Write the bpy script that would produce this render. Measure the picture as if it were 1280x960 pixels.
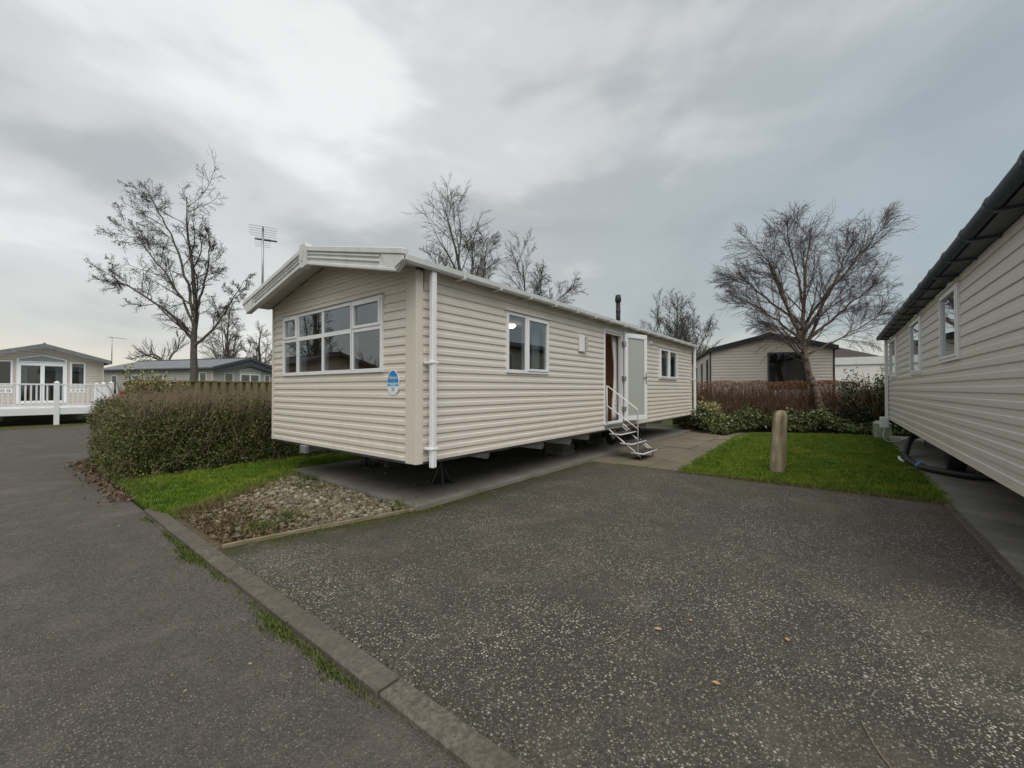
import bpy, bmesh, math, random
import numpy as np
from mathutils import Vector
R = math.radians
scene = bpy.context.scene
for o in list(bpy.data.objects): bpy.data.objects.remove(o)
random.seed(7)

# ------------------------------------------------------------------ camera
CAM_H = 1.38
cam = bpy.data.cameras.new('camera'); cam_o = bpy.data.objects.new('camera', cam)
scene.collection.objects.link(cam_o); scene.camera = cam_o
cam.sensor_width = 36; cam.lens = 14.48; cam.clip_start = 0.05; cam.clip_end = 3000
cam_o.location = (0, 0, CAM_H); cam_o.rotation_euler = (R(90.67), 0, R(-51.82))

# ------------------------------------------------------------------ sky
SKY_OFF = (.35, .6, .3)
SUN_EL, SUN_DIR = 56, Vector((-0.46, -0.56, 0))           # soft light through high cloud, from behind the camera
wd = bpy.data.worlds.new('World'); scene.world = wd; wd.use_nodes = True
nt = wd.node_tree; N = nt.nodes; L = nt.links; N.clear()
def nd(t, **k):
    n = N.new(t)
    for a, b in k.items(): setattr(n, a, b)
    return n
def mth(op, a, b=None, c=None, tree=None):
    t = tree or nt
    n = t.nodes.new('ShaderNodeMath'); n.operation = op
    for i, v in enumerate((a, b, c)):
        if v is None: continue
        if isinstance(v, (int, float)): n.inputs[i].default_value = v
        else: t.links.new(v, n.inputs[i])
    return n.outputs[0]
def mixc(fac, a, b, tree=None, blend='MIX'):
    t = tree or nt
    n = t.nodes.new('ShaderNodeMix'); n.data_type = 'RGBA'; n.blend_type = blend; n.clamp_factor = True
    for i, v in ((0, fac), (6, a), (7, b)):
        if isinstance(v, (int, float)): n.inputs[i].default_value = v
        elif isinstance(v, tuple): n.inputs[i].default_value = (*v, 1) if len(v) == 3 else v
        else: t.links.new(v, n.inputs[i])
    return n.outputs[2]
def rng(v, a, b, c=0, d=1, tree=None, smooth=False):
    t = tree or nt
    n = t.nodes.new('ShaderNodeMapRange'); n.clamp = True
    if smooth: n.interpolation_type = 'SMOOTHSTEP'
    t.links.new(v, n.inputs[0])
    for i, q in enumerate((a, b, c, d)): n.inputs[i+1].default_value = q
    return n.outputs[0]
def noise(vec, scale, detail=4, rough=.5, dist=0, tree=None):
    t = tree or nt
    n = t.nodes.new('ShaderNodeTexNoise'); n.inputs['Scale'].default_value = scale
    n.inputs['Detail'].default_value = detail; n.inputs['Roughness'].default_value = rough
    n.inputs['Distortion'].default_value = dist
    if vec is not None: t.links.new(vec, n.inputs['Vector'])
    return n.outputs[0]
sky = nd('ShaderNodeTexSky', sky_type='NISHITA', sun_disc=False)
sky.sun_elevation = R(SUN_EL); sky.sun_rotation = math.atan2(SUN_DIR.x, SUN_DIR.y)
sky.air_density = 1.5; sky.dust_density = 3
tc = nd('ShaderNodeTexCoord'); sep = nd('ShaderNodeSeparateXYZ'); L.new(tc.outputs['Generated'], sep.inputs[0])
mp = nd('ShaderNodeMapping'); L.new(tc.outputs['Generated'], mp.inputs[0])
mp.inputs['Rotation'].default_value = (0, 0, R(-22)); mp.inputs['Location'].default_value = (SKY_OFF[0], SKY_OFF[1], SKY_OFF[2]); mp.inputs['Scale'].default_value = (1, 1, 2.3)
n1 = noise(mp.outputs[0], 1.15, 5, .45, .1)
n2 = noise(mp.outputs[0], 3.2, 7, .5, .25)
cl = mth('ADD', mth('MULTIPLY', n1, .66), mth('MULTIPLY', n2, .34))
dt = nd('ShaderNodeVectorMath', operation='DOT_PRODUCT'); L.new(tc.outputs['Generated'], dt.inputs[0]); dt.inputs[1].default_value = (.45, .56, .69)
cl = mth('ADD', cl, rng(dt.outputs['Value'], .35, 1.0, -.075, .085))      # the cloud is thinnest where the sun stands behind it
ramp = nd('ShaderNodeValToRGB'); L.new(cl, ramp.inputs[0])
cr = ramp.color_ramp; cr.interpolation = 'EASE'
cr.elements[0].position = .34; cr.elements[0].color = (.235, .252, .252, 1)
cr.elements[1].position = .64; cr.elements[1].color = (.58, .585, .575, 1)
e = cr.elements.new(.45); e.color = (.305, .320, .318, 1)
e = cr.elements.new(.54); e.color = (.435, .44, .435, 1)
dr = nd('ShaderNodeVectorMath', operation='DOT_PRODUCT'); L.new(tc.outputs['Generated'], dr.inputs[0]); dr.inputs[1].default_value = (.618, -.786, 0)
c0 = mixc(mth('MULTIPLY', rng(dr.outputs['Value'], .05, .75, 0, .72), rng(sep.outputs[2], .7, .3, .3, 1)), ramp.outputs[0], (.225, .278, .312))
hor = rng(sep.outputs[2], .0, .13, 1, 0, smooth=True)
hn = noise(mp.outputs[0], 1.6, 4, .5, .2)
hf = mth('MULTIPLY', hor, rng(hn, .33, .54, .25, 1))
c1 = mixc(hf, c0, (.54, .51, .405))
STR = .1
sc = nd('ShaderNodeVectorMath', operation='SCALE'); L.new(c1, sc.inputs[0]); sc.inputs['Scale'].default_value = 1/STR
c2 = mixc(.90, sky.outputs[0], sc.outputs[0])
bg = nd('ShaderNodeBackground'); L.new(c2, bg.inputs[0]); bg.inputs[1].default_value = STR
wo = nd('ShaderNodeOutputWorld'); L.new(bg.outputs[0], wo.inputs[0])

# ------------------------------------------------------------------ sun and exposure
sl = bpy.data.lights.new('sun', 'SUN'); sl.energy = 1.5; sl.angle = R(60); sl.color = (1, .965, .91)
so = bpy.data.objects.new('sun', sl); scene.collection.objects.link(so)
sd = SUN_DIR.normalized() * math.cos(R(SUN_EL)); sd.z = math.sin(R(SUN_EL))
so.rotation_euler = (-sd).to_track_quat('-Z', 'Y').to_euler(); so.location = (0, 0, 60)
vs = scene.view_settings; vs.view_transform = 'Standard'; vs.look = 'None'; vs.gamma = 1; vs.exposure = 0.68
vs.use_curve_mapping = False

# ------------------------------------------------------------------ materials
MATS = {}
class MT:
    """tiny material builder"""
    def __init__(s, name, rough=.7, spec=.3):
        s.m = bpy.data.materials.new(name); s.m.use_nodes = True; s.t = s.m.node_tree
        s.b = s.t.nodes['Principled BSDF']; s.b.inputs['Roughness'].default_value = rough
        s.b.inputs['Specular IOR Level'].default_value = spec; MATS[name] = s.m
        s.g = s.t.nodes.new('ShaderNodeNewGeometry'); s.P = s.g.outputs['Position']
        s.tc = s.t.nodes.new('ShaderNodeTexCoord'); s.O = s.tc.outputs['Object']
    def noise(s, sc, d=4, r=.5, vec=None, stretch=None, dist=0):
        v = vec or s.P
        if stretch:
            mpn = s.t.nodes.new('ShaderNodeMapping'); mpn.inputs['Scale'].default_value = stretch
            s.t.links.new(v, mpn.inputs[0]); v = mpn.outputs[0]
        return noise(v, sc, d, r, dist, s.t)
    def voro(s, sc, out='Color', feat='F1', rnd=1):
        n = s.t.nodes.new('ShaderNodeTexVoronoi'); n.feature = feat; n.inputs['Scale'].default_value = sc
        n.inputs['Randomness'].default_value = rnd
        s.t.links.new(s.P, n.inputs['Vector']); return n.outputs[out]
    def rng(s, v, a, b, c=0, d=1, smooth=False): return rng(v, a, b, c, d, s.t, smooth)
    def mul(s, a, b): return mth('MULTIPLY', a, b, tree=s.t)
    def add(s, a, b): return mth('ADD', a, b, tree=s.t)
    def mix(s, f, a, b, blend='MIX'): return mixc(f, a, b, s.t, blend)
    def sepx(s, v):
        n = s.t.nodes.new('ShaderNodeSeparateXYZ'); s.t.links.new(v, n.inputs[0]); return n.outputs
    def base(s, c):
        if isinstance(c, tuple): s.b.inputs['Base Color'].default_value = (*c, 1)
        else: s.t.links.new(c, s.b.inputs['Base Color'])
        return s
    def rough(s, v): s.t.links.new(v, s.b.inputs['Roughness']); return s
    def bump(s, h, strength=.3, dist=.01):
        n = s.t.nodes.new('ShaderNodeBump'); n.inputs['Strength'].default_value = strength
        n.inputs['Distance'].default_value = dist; s.t.links.new(h, n.inputs['Height'])
        s.t.links.new(n.outputs[0], s.b.inputs['Normal']); return s
    def island(s): return s.g.outputs['Random Per Island']
    def objrand(s):
        n = s.t.nodes.new('ShaderNodeObjectInfo'); return n.outputs['Random']
def simple(name, col, rough=.6, spec=.3, var=.12, sc=6, metal=0):
    m = MT(name, rough, spec)
    f = m.noise(sc, 5, .6)
    d = tuple(c*(1-var) for c in col); l = tuple(min(.95, c*(1+var*.6)) for c in col)
    m.base(m.mix(m.rng(f, .3, .7), d, l)); m.b.inputs['Metallic'].default_value = metal
    return m
def siding_mat(name, col, dirt=(.30,.28,.22)):
    m = MT(name, .5, .35)
    g = m.noise(9, 4, .6, stretch=(1, 1, 14))
    st = m.noise(3.2, 5, .6, stretch=(1, 1, .18))
    o = m.objrand()
    c = m.mix(m.rng(g, .3, .7), tuple(x*.93 for x in col), tuple(x*1.05 for x in col))
    c = m.mix(m.rng(o, 0, 1, 0, .10), c, tuple(x*.80 for x in col))
    z = m.sepx(m.P)[2]
    low = m.rng(z, .5, 1.1, .34, .06)
    c = m.mix(m.mul(m.rng(st, .50, .78), low), c, dirt)
    m.base(c); m.bump(m.noise(60, 3, .6, stretch=(.25, .25, 3)), .12, .004)
    return m
siding_mat('siding_cream', (.715, .655, .575)); siding_mat('siding_grey', (.63, .605, .55))
siding_mat('siding_far', (.55, .50, .43)); siding_mat('siding_lodge', (.43, .42, .39)); siding_mat('siding_pale', (.66, .60, .54)); siding_mat('siding_brown', (.40, .29, .20))
simple('trim_cream', (.665, .61, .525), .5, .3, .05, 3)
m = simple('upvc_white', (.80, .81, .82), .35, .4, .04, 5)
m = MT('fascia_white', .45, .35); st = m.noise(4, 5, .6, stretch=(1, 1, .2))
m.base(m.mix(m.rng(st, .45, .8, 0, .5), (.66, .67, .65), (.40, .41, .38)))
simple('soffit_grey', (.52, .51, .48), .6, .3, .06, 3)
m = MT('roof_tile_grey', .8, .2); m.base(m.mix(m.rng(m.noise(5, 6, .65), .3, .7), (.13, .14, .15), (.23, .245, .25)))
m.bump(m.noise(40, 3), .3, .01)
m = MT('roof_dark', .7, .25); m.base(m.mix(m.rng(m.noise(4, 6, .65), .3, .7), (.022, .025, .03), (.05, .055, .06)))
m = MT('roof_brown', .85, .2); m.base(m.mix(m.rng(m.noise(4, 6, .65), .3, .7), (.045, .04, .037), (.08, .07, .065)))
simple('slate_trim', (.07, .085, .10), .5, .35, .1, 4)
simple('black_paint', (.02, .02, .022), .5, .3, .2)
simple('chassis_steel', (.10, .105, .11), .5, .4, .4, 5, .6)
simple('galv_steel', (.42, .44, .45), .4, .5, .2, 8, .7)
simple('white_paint_metal', (.76, .76, .74), .4, .4, .08, 10)
simple('tread_dark', (.05, .05, .05), .8, .2, .3, 20)
simple('rubber_black', (.015, .015, .017), .55, .4, .2, 12)
simple('interior_wall', (.62, .57, .50), .8, .1, .05)
simple('interior_ceiling', (.70, .69, .66), .8, .1, .03)
simple('carpet', (.16, .13, .10), .95, .1, .2, 20)
m = MT('wood_brown', .45, .35); m.base(m.mix(m.rng(m.noise(5, 5, .6, stretch=(3, 3, .3)), .3, .7), (.46, .25, .11), (.66, .39, .20)))
m = MT('sofa_orange', .8, .2); m.base((.42, .16, .06))
m = MT('curtain_teal', .9, .1); m.base(m.mix(m.rng(m.noise(6, 3), .4, .6), (.42, .50, .50), (.55, .61, .60)))
m = MT('curtain_spots', .9, .1); z = m.sepx(m.P)[2]
sp = m.rng(m.voro(16, 'Distance'), .20, .30, 1, 0)
m.base(m.mix(m.mul(sp, m.rng(z, .75, 1.5, 1, .12)), (.72, .70, .70), (.13, .07, .09)))
m = MT('net_blind', .9, .1); m.base((.60, .60, .57))
simple('plastic_green', (.35, .37, .28), .5, .3, .08)
simple('plastic_grey', (.45, .46, .46), .5, .3, .08)
simple('blue_plastic', (.04, .15, .42), .4, .4, .1)
simple('red_paint', (.45, .045, .035), .4, .4, .15)
simple('brass', (.35, .28, .12), .4, .5, .2, 8, .8)
simple('render_white', (.72, .71, .69), .8, .2, .06, 3)
simple('bark_grey', (.115, .105, .09), .9, .1, .45, 14)
simple('bark_green', (.10, .105, .055), .9, .1, .4, 9)
simple('twig_dark', (.060, .050, .046), .9, .1, .3, 9)
simple('twig_purple', (.120, .092, .092), .9, .1, .3, 9)
simple('twig_pale', (.13, .115, .10), .9, .1, .3, 9)
simple('twig_brown', (.20, .125, .085), .9, .1, .35, 6)
simple('twig_hedge', (.24, .185, .13), .9, .1, .35, 6)
simple('twig_red', (.17, .075, .050), .9, .1, .3, 6)
m = MT('bark_birch', .85, .15); f = m.noise(6, 5, .65, stretch=(1, 1, 2.5))
m.base(m.mix(m.rng(f, .42, .6), (.075, .05, .036), (.25, .20, .16))); m.bump(f, .6, .02)
def leaf_mat(name, cols, rough=.55, trans=.15):
    m = MT(name, rough, .3); i = m.island()
    rmp = m.t.nodes.new('ShaderNodeValToRGB'); m.t.links.new(i, rmp.inputs[0]); c = rmp.color_ramp
    c.elements[0].color = (*cols[0], 1); c.elements[1].color = (*cols[-1], 1)
    for k in range(1, len(cols)-1): c.elements.new(k/(len(cols)-1)).color = (*cols[k], 1)
    m.base(rmp.outputs[0])
    return m
leaf_mat('leaf_hedge', [(.030, .046, .012), (.065, .09, .022), (.11, .135, .032), (.20, .19, .065), (.085, .11, .028)])
leaf_mat('leaf_brown', [(.14, .07, .04), (.24, .12, .065), (.32, .17, .095), (.18, .09, .06)])
leaf_mat('leaf_dark', [(.012, .022, .010), (.025, .045, .016), (.045, .070, .024), (.07, .085, .035)], .4)
leaf_mat('leaf_varieg', [(.08, .11, .035), (.19, .21, .07), (.38, .36, .16), (.48, .43, .22), (.14, .16, .05)], .4)
leaf_mat('leaf_cover', [(.03, .045, .016), (.075, .10, .032), (.17, .19, .075), (.055, .075, .026), (.30, .30, .17)], .35)
leaf_mat('leaf_litter', [(.07, .05, .035), (.14, .09, .06), (.20, .14, .09), (.10, .07, .045)], .9)
leaf_mat('dry_leaf', [(.36, .22, .11), (.45, .30, .17)], .8)
m = MT('grass_blade', .5, .25); i = m.island(); f = m.noise(1.1, 4, .6); f2 = m.noise(5, 3, .6)
c = m.mix(i, (.050, .120, .008), (.160, .255, .020))
c = m.mix(m.rng(f, .42, .62, 0, .75), c, (.21, .26, .026)); c = m.mix(m.rng(f2, .5, .68, 0, .65), c, (.035, .080, .010)); c = m.mix(m.rng(m.noise(13, 2, .5), .60, .72, 0, .5), c, (.23, .22, .06)); m.base(c)
m = MT('grass_dry', .8, .15); m.base(m.mix(m.island(), (.22, .17, .08), (.10, .13, .035)))
m = MT('weed_green', .7, .2); m.base(m.mix(m.island(), (.045, .075, .018), (.13, .15, .035)))
m = MT('moss', .95, .05); m.base(m.mix(m.rng(m.noise(20, 4, .6), .3, .7), (.035, .05, .012), (.10, .115, .028))); m.bump(m.noise(70, 4), .8, .01)
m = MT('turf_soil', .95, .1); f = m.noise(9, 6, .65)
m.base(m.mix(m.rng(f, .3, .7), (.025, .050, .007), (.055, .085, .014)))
m = MT('far_ground', .95, .1); f = m.noise(.3, 6, .65)
m.base(m.mix(m.rng(f, .3, .7), (.05, .065, .022), (.085, .085, .035)))
m = MT('gravel_soil', .95, .1); f = m.noise(14, 6, .7)
m.base(m.mix(m.rng(f, .3, .7), (.06, .045, .028), (.15, .12, .08)))
m = MT('gravel_stone', .8, .25); i = m.island()
rmp = m.t.nodes.new('ShaderNodeValToRGB'); m.t.links.new(i, rmp.inputs[0]); c = rmp.color_ramp
c.elements[0].color = (.085, .07, .048, 1); c.elements[1].color = (.36, .32, .24, 1)
for p, q in ((.35, (.14, .12, .082)), (.7, (.20, .17, .12)), (.9, (.27, .235, .165))): e = c.elements.new(p); e.color = (*q, 1)
m.base(rmp.outputs[0]); m.bump(m.noise(60, 3), .3, .005)
m = MT('bark_chip', .9, .1); m.base(m.mix(m.island(), (.06, .042, .026), (.21, .155, .10)))

def asphalt(name, dark, mid, chip, frac, scale, moss=None, chipmix=1.0):
    m = MT(name, .82, .28)
    big = m.noise(.55, 5, .6); md = m.noise(3.2, 5, .65); fine = m.noise(55, 4, .7)
    c = m.mix(m.rng(fine, .3, .7), dark, mid)
    c = m.mix(m.rng(big, .38, .60, 0, .6), c, tuple(x*.45 for x in mid)); c = m.mix(m.rng(m.noise(.9, 6, .7, dist=.6), .54, .70, 0, .45), c, tuple(x*1.5 for x in mid))
    c = m.mix(m.rng(md, .5, .75, 0, .45), c, tuple(x*1.25 for x in mid))
    for sc_, fr, w in ((scale, frac, 1), (scale*1.9, frac*1.25, .85)):
        v = m.t.nodes.new('ShaderNodeTexVoronoi'); v.inputs['Scale'].default_value = sc_; m.t.links.new(m.P, v.inputs['Vector'])
        s3 = m.t.nodes.new('ShaderNodeSeparateColor'); m.t.links.new(v.outputs['Color'], s3.inputs[0])
        sel = m.rng(s3.outputs[0], 1-fr, 1-fr*.75)
        shape = m.rng(v.outputs['Distance'], .28, .42, 1, 0)
        ma = m.rng(m.noise(1.1, 5, .65), .30, .64, .10, 1)
        tint = m.mix(s3.outputs[1], tuple(x*.45 for x in chip), chip)
        c = m.mix(m.mul(m.mul(sel, shape), m.mul(ma, w*chipmix)), c, tint)
    if moss: c = moss(m, c)
    m.base(c)
    h = m.add(m.rng(m.voro(scale, 'Distance'), 0, .6, 1, 0), m.mul(fine, .6))
    m.bump(h, .55, .008)
    return m
def drive_moss(m, c):
    x, y, z = m.sepx(m.P)
    n = m.noise(7, 5, .7); n2 = m.noise(1.4, 4, .6)
    edge1 = m.rng(m.add(y, m.mul(m.rng(x, 1.3, 3.0, 0, .42), 1)), 3.70, 4.10, 0, 1)       # along the edging board
    f = m.mul(edge1, m.rng(n, .28, .50))
    c = m.mix(m.mul(f, .9), c, (.038, .040, .010))
    far = m.rng(x, 4.8, 7.1)
    c = m.mix(m.mul(m.mul(far, m.rng(n2, .42, .64)), .55), c, (.085, .075, .035))
    rust = m.noise(.8, 4, .6, dist=.4)
    return m.mix(m.mul(m.rng(rust, .58, .74), .35), c, (.10, .065, .05))
asphalt('tarmac_drive', (.027, .0245, .020), (.093, .084, .070), (.55, .51, .44), .34, 62, drive_moss)
def road_tint(m, c):
    r_ = m.noise(.45, 4, .6, dist=.3)
    return m.mix(m.mul(m.rng(r_, .52, .72), .3), c, (.085, .062, .058))
asphalt('tarmac_road', (.043, .038, .032), (.116, .104, .089), (.38, .345, .295), .32, 85, road_tint, .85)
def concrete(name, col, dark, sc=2.2, stain=(.06, .06, .04), fine=.45):
    m = MT(name, .9, .15); a = m.noise(sc, 6, .65); b = m.noise(40, 4, .7); s = m.noise(.9, 5, .6)
    c = m.mix(m.rng(a, .3, .7), dark, col); c = m.mix(m.rng(b, .35, .70, 0, fine), c, tuple(x*.55 for x in dark))
    c = m.mix(m.rng(s, .46, .7, 0, .6), c, stain); c = m.mix(m.rng(m.objrand(), 0, 1, 0, .5), c, tuple(x*.5 for x in col)); m.base(c); m.bump(m.add(b, a), .5, .006); return m
concrete('concrete_pad', (.34, .32, .28), (.19, .178, .152))
concrete('concrete_kerb', (.215, .195, .16), (.115, .104, .084), 7, (.06, .058, .036), 1)
concrete('slab', (.255, .215, .165), (.16, .145, .105), 3, (.095, .095, .042))
concrete('block', (.26, .255, .24), (.16, .155, .145), 5)
m = MT('timber_edge', .9, .1); f = m.noise(6, 5, .6, stretch=(.6, 3, 3)); m.base(m.mix(m.rng(f, .3, .7), (.13, .11, .065), (.29, .25, .17)))
m = MT('timber_post', .9, .1); f = m.noise(9, 5, .65, stretch=(1, 1, .13)); f2 = m.noise(4, 5, .6)
c = m.mix(m.rng(f, .32, .68), (.10, .075, .045), (.46, .385, .27)); c = m.mix(m.rng(f2, .42, .68, 0, .6), c, (.19, .19, .10)); m.base(c); m.bump(f, .8, .02)
m = MT('timber_fence', .9, .1); f = m.noise(5, 5, .6, stretch=(2, 2, .3)); c = m.mix(m.rng(f, .3, .7), (.15, .125, .065), (.27, .235, .135))
m.base(m.mix(m.rng(m.objrand(), 0, 1, 0, .4), c, (.13, .125, .06)))
def glass(name, tint, ior=1.5, boost=1.0):
    mt = bpy.data.materials.new(name); mt.use_nodes = True; t = mt.node_tree; t.nodes.clear()
    o = t.nodes.new('ShaderNodeOutputMaterial'); mx = t.nodes.new('ShaderNodeMixShader')
    tr = t.nodes.new('ShaderNodeBsdfTransparent'); tr.inputs[0].default_value = (*tint, 1)
    gl = t.nodes.new('ShaderNodeBsdfGlossy'); gl.inputs['Roughness'].default_value = .01; gl.inputs[0].default_value = (.95, .97, 1, 1)
    ge = t.nodes.new('ShaderNodeNewGeometry'); dp_ = t.nodes.new('ShaderNodeVectorMath'); dp_.operation = 'DOT_PRODUCT'
    t.links.new(ge.outputs['Normal'], dp_.inputs[0]); t.links.new(ge.outputs['Incoming'], dp_.inputs[1])
    k = mth('SUBTRACT', 1.0, mth('ABSOLUTE', dp_.outputs['Value'], tree=t), tree=t)
    f = mth('ADD', ior, mth('MULTIPLY', mth('POWER', k, 4.0, tree=t), boost, tree=t), tree=t)
    t.links.new(f, mx.inputs[0]); t.links.new(tr.outputs[0], mx.inputs[1]); t.links.new(gl.outputs[0], mx.inputs[2]); t.links.new(mx.outputs[0], o.inputs[0]); MATS[name] = mt
glass('glass', (.74, .77, .77), .14, .8); glass('glass_dark', (.66, .69, .70), .07, .6)
m = MT('glass_frosted', .35, .5); m.base((.42, .44, .40))
m = MT('lamp_lit', .5); m.b.inputs['Emission Color'].default_value = (1, .85, .6, 1); m.b.inputs['Emission Strength'].default_value = 12; m.base((.9, .85, .7))
for n_, c_ in (('sticker_blue', (.02, .22, .55)), ('sticker_cyan', (.12, .42, .68)), ('sticker_white', (.78, .80, .82)), ('sticker_ink', (.16, .18, .22)), ('sticker_green', (.05, .42, .38))):
    simple(n_, c_, .4, .4, .03)

# ------------------------------------------------------------------ mesh helpers
COL = scene.collection
class MB:
    def __init__(s): s.v = []; s.f = []
    def quadbox(s, pts):                     # 8 points: bottom 4, top 4
        k = len(s.v); s.v += [tuple(p) for p in pts]
        s.f += [(k, k+3, k+2, k+1), (k+4, k+5, k+6, k+7)] + [(k+i, k+(i+1) % 4, k+4+(i+1) % 4, k+4+i) for i in range(4)]
    def box(s, x0, x1, y0, y1, z0, z1):
        s.quadbox([(x0, y0, z0), (x1, y0, z0), (x1, y1, z0), (x0, y1, z0), (x0, y0, z1), (x1, y0, z1), (x1, y1, z1), (x0, y1, z1)])
    def tube(s, pts, r, n=8, cap=True):
        pts = [Vector(p) for p in pts]; rs = r if isinstance(r, (list, tuple)) else [r]*len(pts)
        k = len(s.v); up = Vector((.13, .27, .95))
        for i, p in enumerate(pts):
            d = (pts[min(i+1, len(pts)-1)] - pts[max(i-1, 0)]).normalized()
            u = d.cross(up)
            if u.length < .05: u = d.cross(Vector((1, 0, 0)))
            u.normalize(); w = u.cross(d)
            for j in range(n):
                a = 2*math.pi*j/n + math.pi/n
                s.v.append(tuple(p + u*math.cos(a)*rs[i] + w*math.sin(a)*rs[i]))
        for i in range(len(pts)-1):
            for j in range(n):
                a = k+i*n+j; b = k+i*n+(j+1) % n
                s.f.append((a, b, b+n, a+n))
        if cap:
            s.f.append(tuple(k+j for j in range(n))[::-1]); e_ = k+(len(pts)-1)*n; s.f.append(tuple(e_+j for j in range(n)))
    def prism(s, poly, fn, d0, d1):          # poly in (s,z), fn(s,z,d)->xyz
        k = len(s.v); n = len(poly)
        s.v += [tuple(fn(a, b, d0)) for a, b in poly] + [tuple(fn(a, b, d1)) for a, b in poly]
        s.f += [tuple(range(k, k+n))[::-1], tuple(range(k+n, k+2*n))] + [(k+i, k+(i+1) % n, k+n+(i+1) % n, k+n+i) for i in range(n)]
    def build(s, name, mat, parent=None, smooth=False, bevel=0):
        me = bpy.data.meshes.new(name); me.from_pydata(s.v, [], s.f)
        b = bmesh.new(); b.from_mesh(me); bmesh.ops.recalc_face_normals(b, faces=b.faces)
        if bevel: bmesh.ops.bevel(b, geom=b.edges[:], offset=bevel, segments=1, affect='EDGES', clamp_overlap=True)
        b.to_mesh(me); b.free()
        return link(name, me, mat, parent, smooth)
def link(name, me, mat, parent=None, smooth=False):
    me.materials.append(MATS[mat])
    if smooth: me.shade_smooth()
    o = bpy.data.objects.new(name, me); COL.objects.link(o)
    if parent: o.parent = parent
    return o
def npmesh(name, V, F, mat, parent=None, smooth=False):
    V = np.asarray(V, np.float32).reshape(-1, 3); F = np.asarray(F, np.int32); k = F.shape[1]
    me = bpy.data.meshes.new(name); me.vertices.add(len(V)); me.vertices.foreach_set('co', V.ravel())
    me.loops.add(F.size); me.loops.foreach_set('vertex_index', F.ravel())
    me.polygons.add(len(F)); me.polygons.foreach_set('loop_start', np.arange(0, F.size, k, dtype=np.int32))
    me.polygons.foreach_set('loop_total', np.full(len(F), k, np.int32)); me.update(calc_edges=True)
    return link(name, me, mat, parent, smooth)
def tag(o, label=None, cat=None, group=None, kind=None):
    if label: o['label'] = label
    if cat: o['category'] = cat
    if group: o['group'] = group
    if kind: o['kind'] = kind
    return o
def empty(name, loc, rz=0, label=None, cat=None, group=None):
    o = bpy.data.objects.new(name, None); COL.objects.link(o); o.location = loc; o.rotation_euler = (0, 0, rz); o.empty_display_size = .2
    return tag(o, label, cat, group)
class Wall:
    """a vertical plane: s runs along it, d outward, z up"""
    def __init__(w, o, a, n): w.o = Vector(o); w.a = Vector(a); w.n = Vector(n)
    def p(w, s, z, d): q = w.o + w.a*s + w.n*d; return (q.x, q.y, z)
    def box(w, mb, s0, s1, z0, z1, d0, d1):
        mb.quadbox([w.p(s0, z0, d0), w.p(s1, z0, d0), w.p(s1, z0, d1), w.p(s0, z0, d1), w.p(s0, z1, d0), w.p(s1, z1, d0), w.p(s1, z1, d1), w.p(s0, z1, d1)])
def lap(t, h):                                # outward offset of a siding course, t metres above its lip: face, ledge, upper face
    if t < .004: return .0135
    if t < h*.44: return .0150-.001*t/(h*.44)
    if t < h*.53: return .0140-.0095*(t-h*.44)/(h*.09)
    return .0045-.0025*(t-h*.53)/(h*.47)
def siding(parent, wall, length, z0, z1, h, openings, mat, ends=None, joined=False, name='siding_board'):
    """lapped boards, cut round openings (s0,s1,z0,z1); ends(z)->(smin,smax)"""
    ends = ends or (lambda z: (0, length))
    n = int(math.ceil((z1-z0)/h - 1e-6)); allmb = MB()
    for i in range(n):
        a = z0+i*h; b = min(z1, a+h); mb = allmb if joined else MB()
        brk = [a]+[a+t for t in (.004, h*.44, h*.53) if a+t < b-1e-4]+[b]
        for o in openings: brk += [z for z in (o[2], o[3]) if a+1e-4 < z < b-1e-4]
        brk = sorted(set(round(z, 5) for z in brk))
        strips = []
        for k in range(len(brk)-1):
            za, zb = brk[k], brk[k+1]; zm = (za+zb)/2
            cuts = sorted((o[0], o[1]) for o in openings if o[2] < zm < o[3])
            lo, hi = ends(zm); segs = []; cur = lo
            for c in cuts:
                if c[0] > cur: segs.append((cur, c[0]))
                cur = max(cur, c[1])
            if cur < hi: segs.append((cur, hi))
            strips.append((k, za, zb, lo, hi, [q for q in segs if q[1]-q[0] > .005]))
        lab = {}; nlab = 0                     # strips that touch belong to one board
        for si, q in enumerate(strips):
            for gi, g in enumerate(q[5]):
                prev = sorted(set(lab[(si-1, hi_)] for hi_, p_ in enumerate(strips[si-1][5]) if min(g[1], p_[1])-max(g[0], p_[0]) > .01)) if si else []
                if not prev: lab[(si, gi)] = nlab; nlab += 1
                else:
                    lab[(si, gi)] = prev[0]
                    for k_ in list(lab):
                        if lab[k_] in prev: lab[k_] = prev[0]
        mbs = [MB() for _ in range(nlab)]
        for k, za, zb, lo, hi, segs in strips:
            da, db = lap(za-a+1e-6, h), lap(zb-a-1e-6, h)
            for si, (s0, s1) in enumerate(segs):
                e0a = e0b = s0; e1a = e1b = s1
                if s0 == lo: e0a, e0b = ends(za)[0], ends(zb)[0]
                if s1 == hi: e1a, e1b = ends(za)[1], ends(zb)[1]
                q = mb if joined else mbs[lab[(k, si)]]
                kk = len(q.v)
                q.v += [wall.p(e0a, za, da), wall.p(e1a, za, da), wall.p(e1b, zb, db), wall.p(e0b, zb, db)]
                q.f.append((kk, kk+1, kk+2, kk+3))
                if k == 0:                    # underside of the lip
                    q.v += [wall.p(e0a, za, -.004), wall.p(e1a, za, -.004)]; q.f.append((kk+4, kk+5, kk+1, kk))
        if not joined:
            for q in mbs:
                if q.f: q.build(name, mat, parent)
    if joined: return allmb.build('siding', mat, parent)
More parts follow.
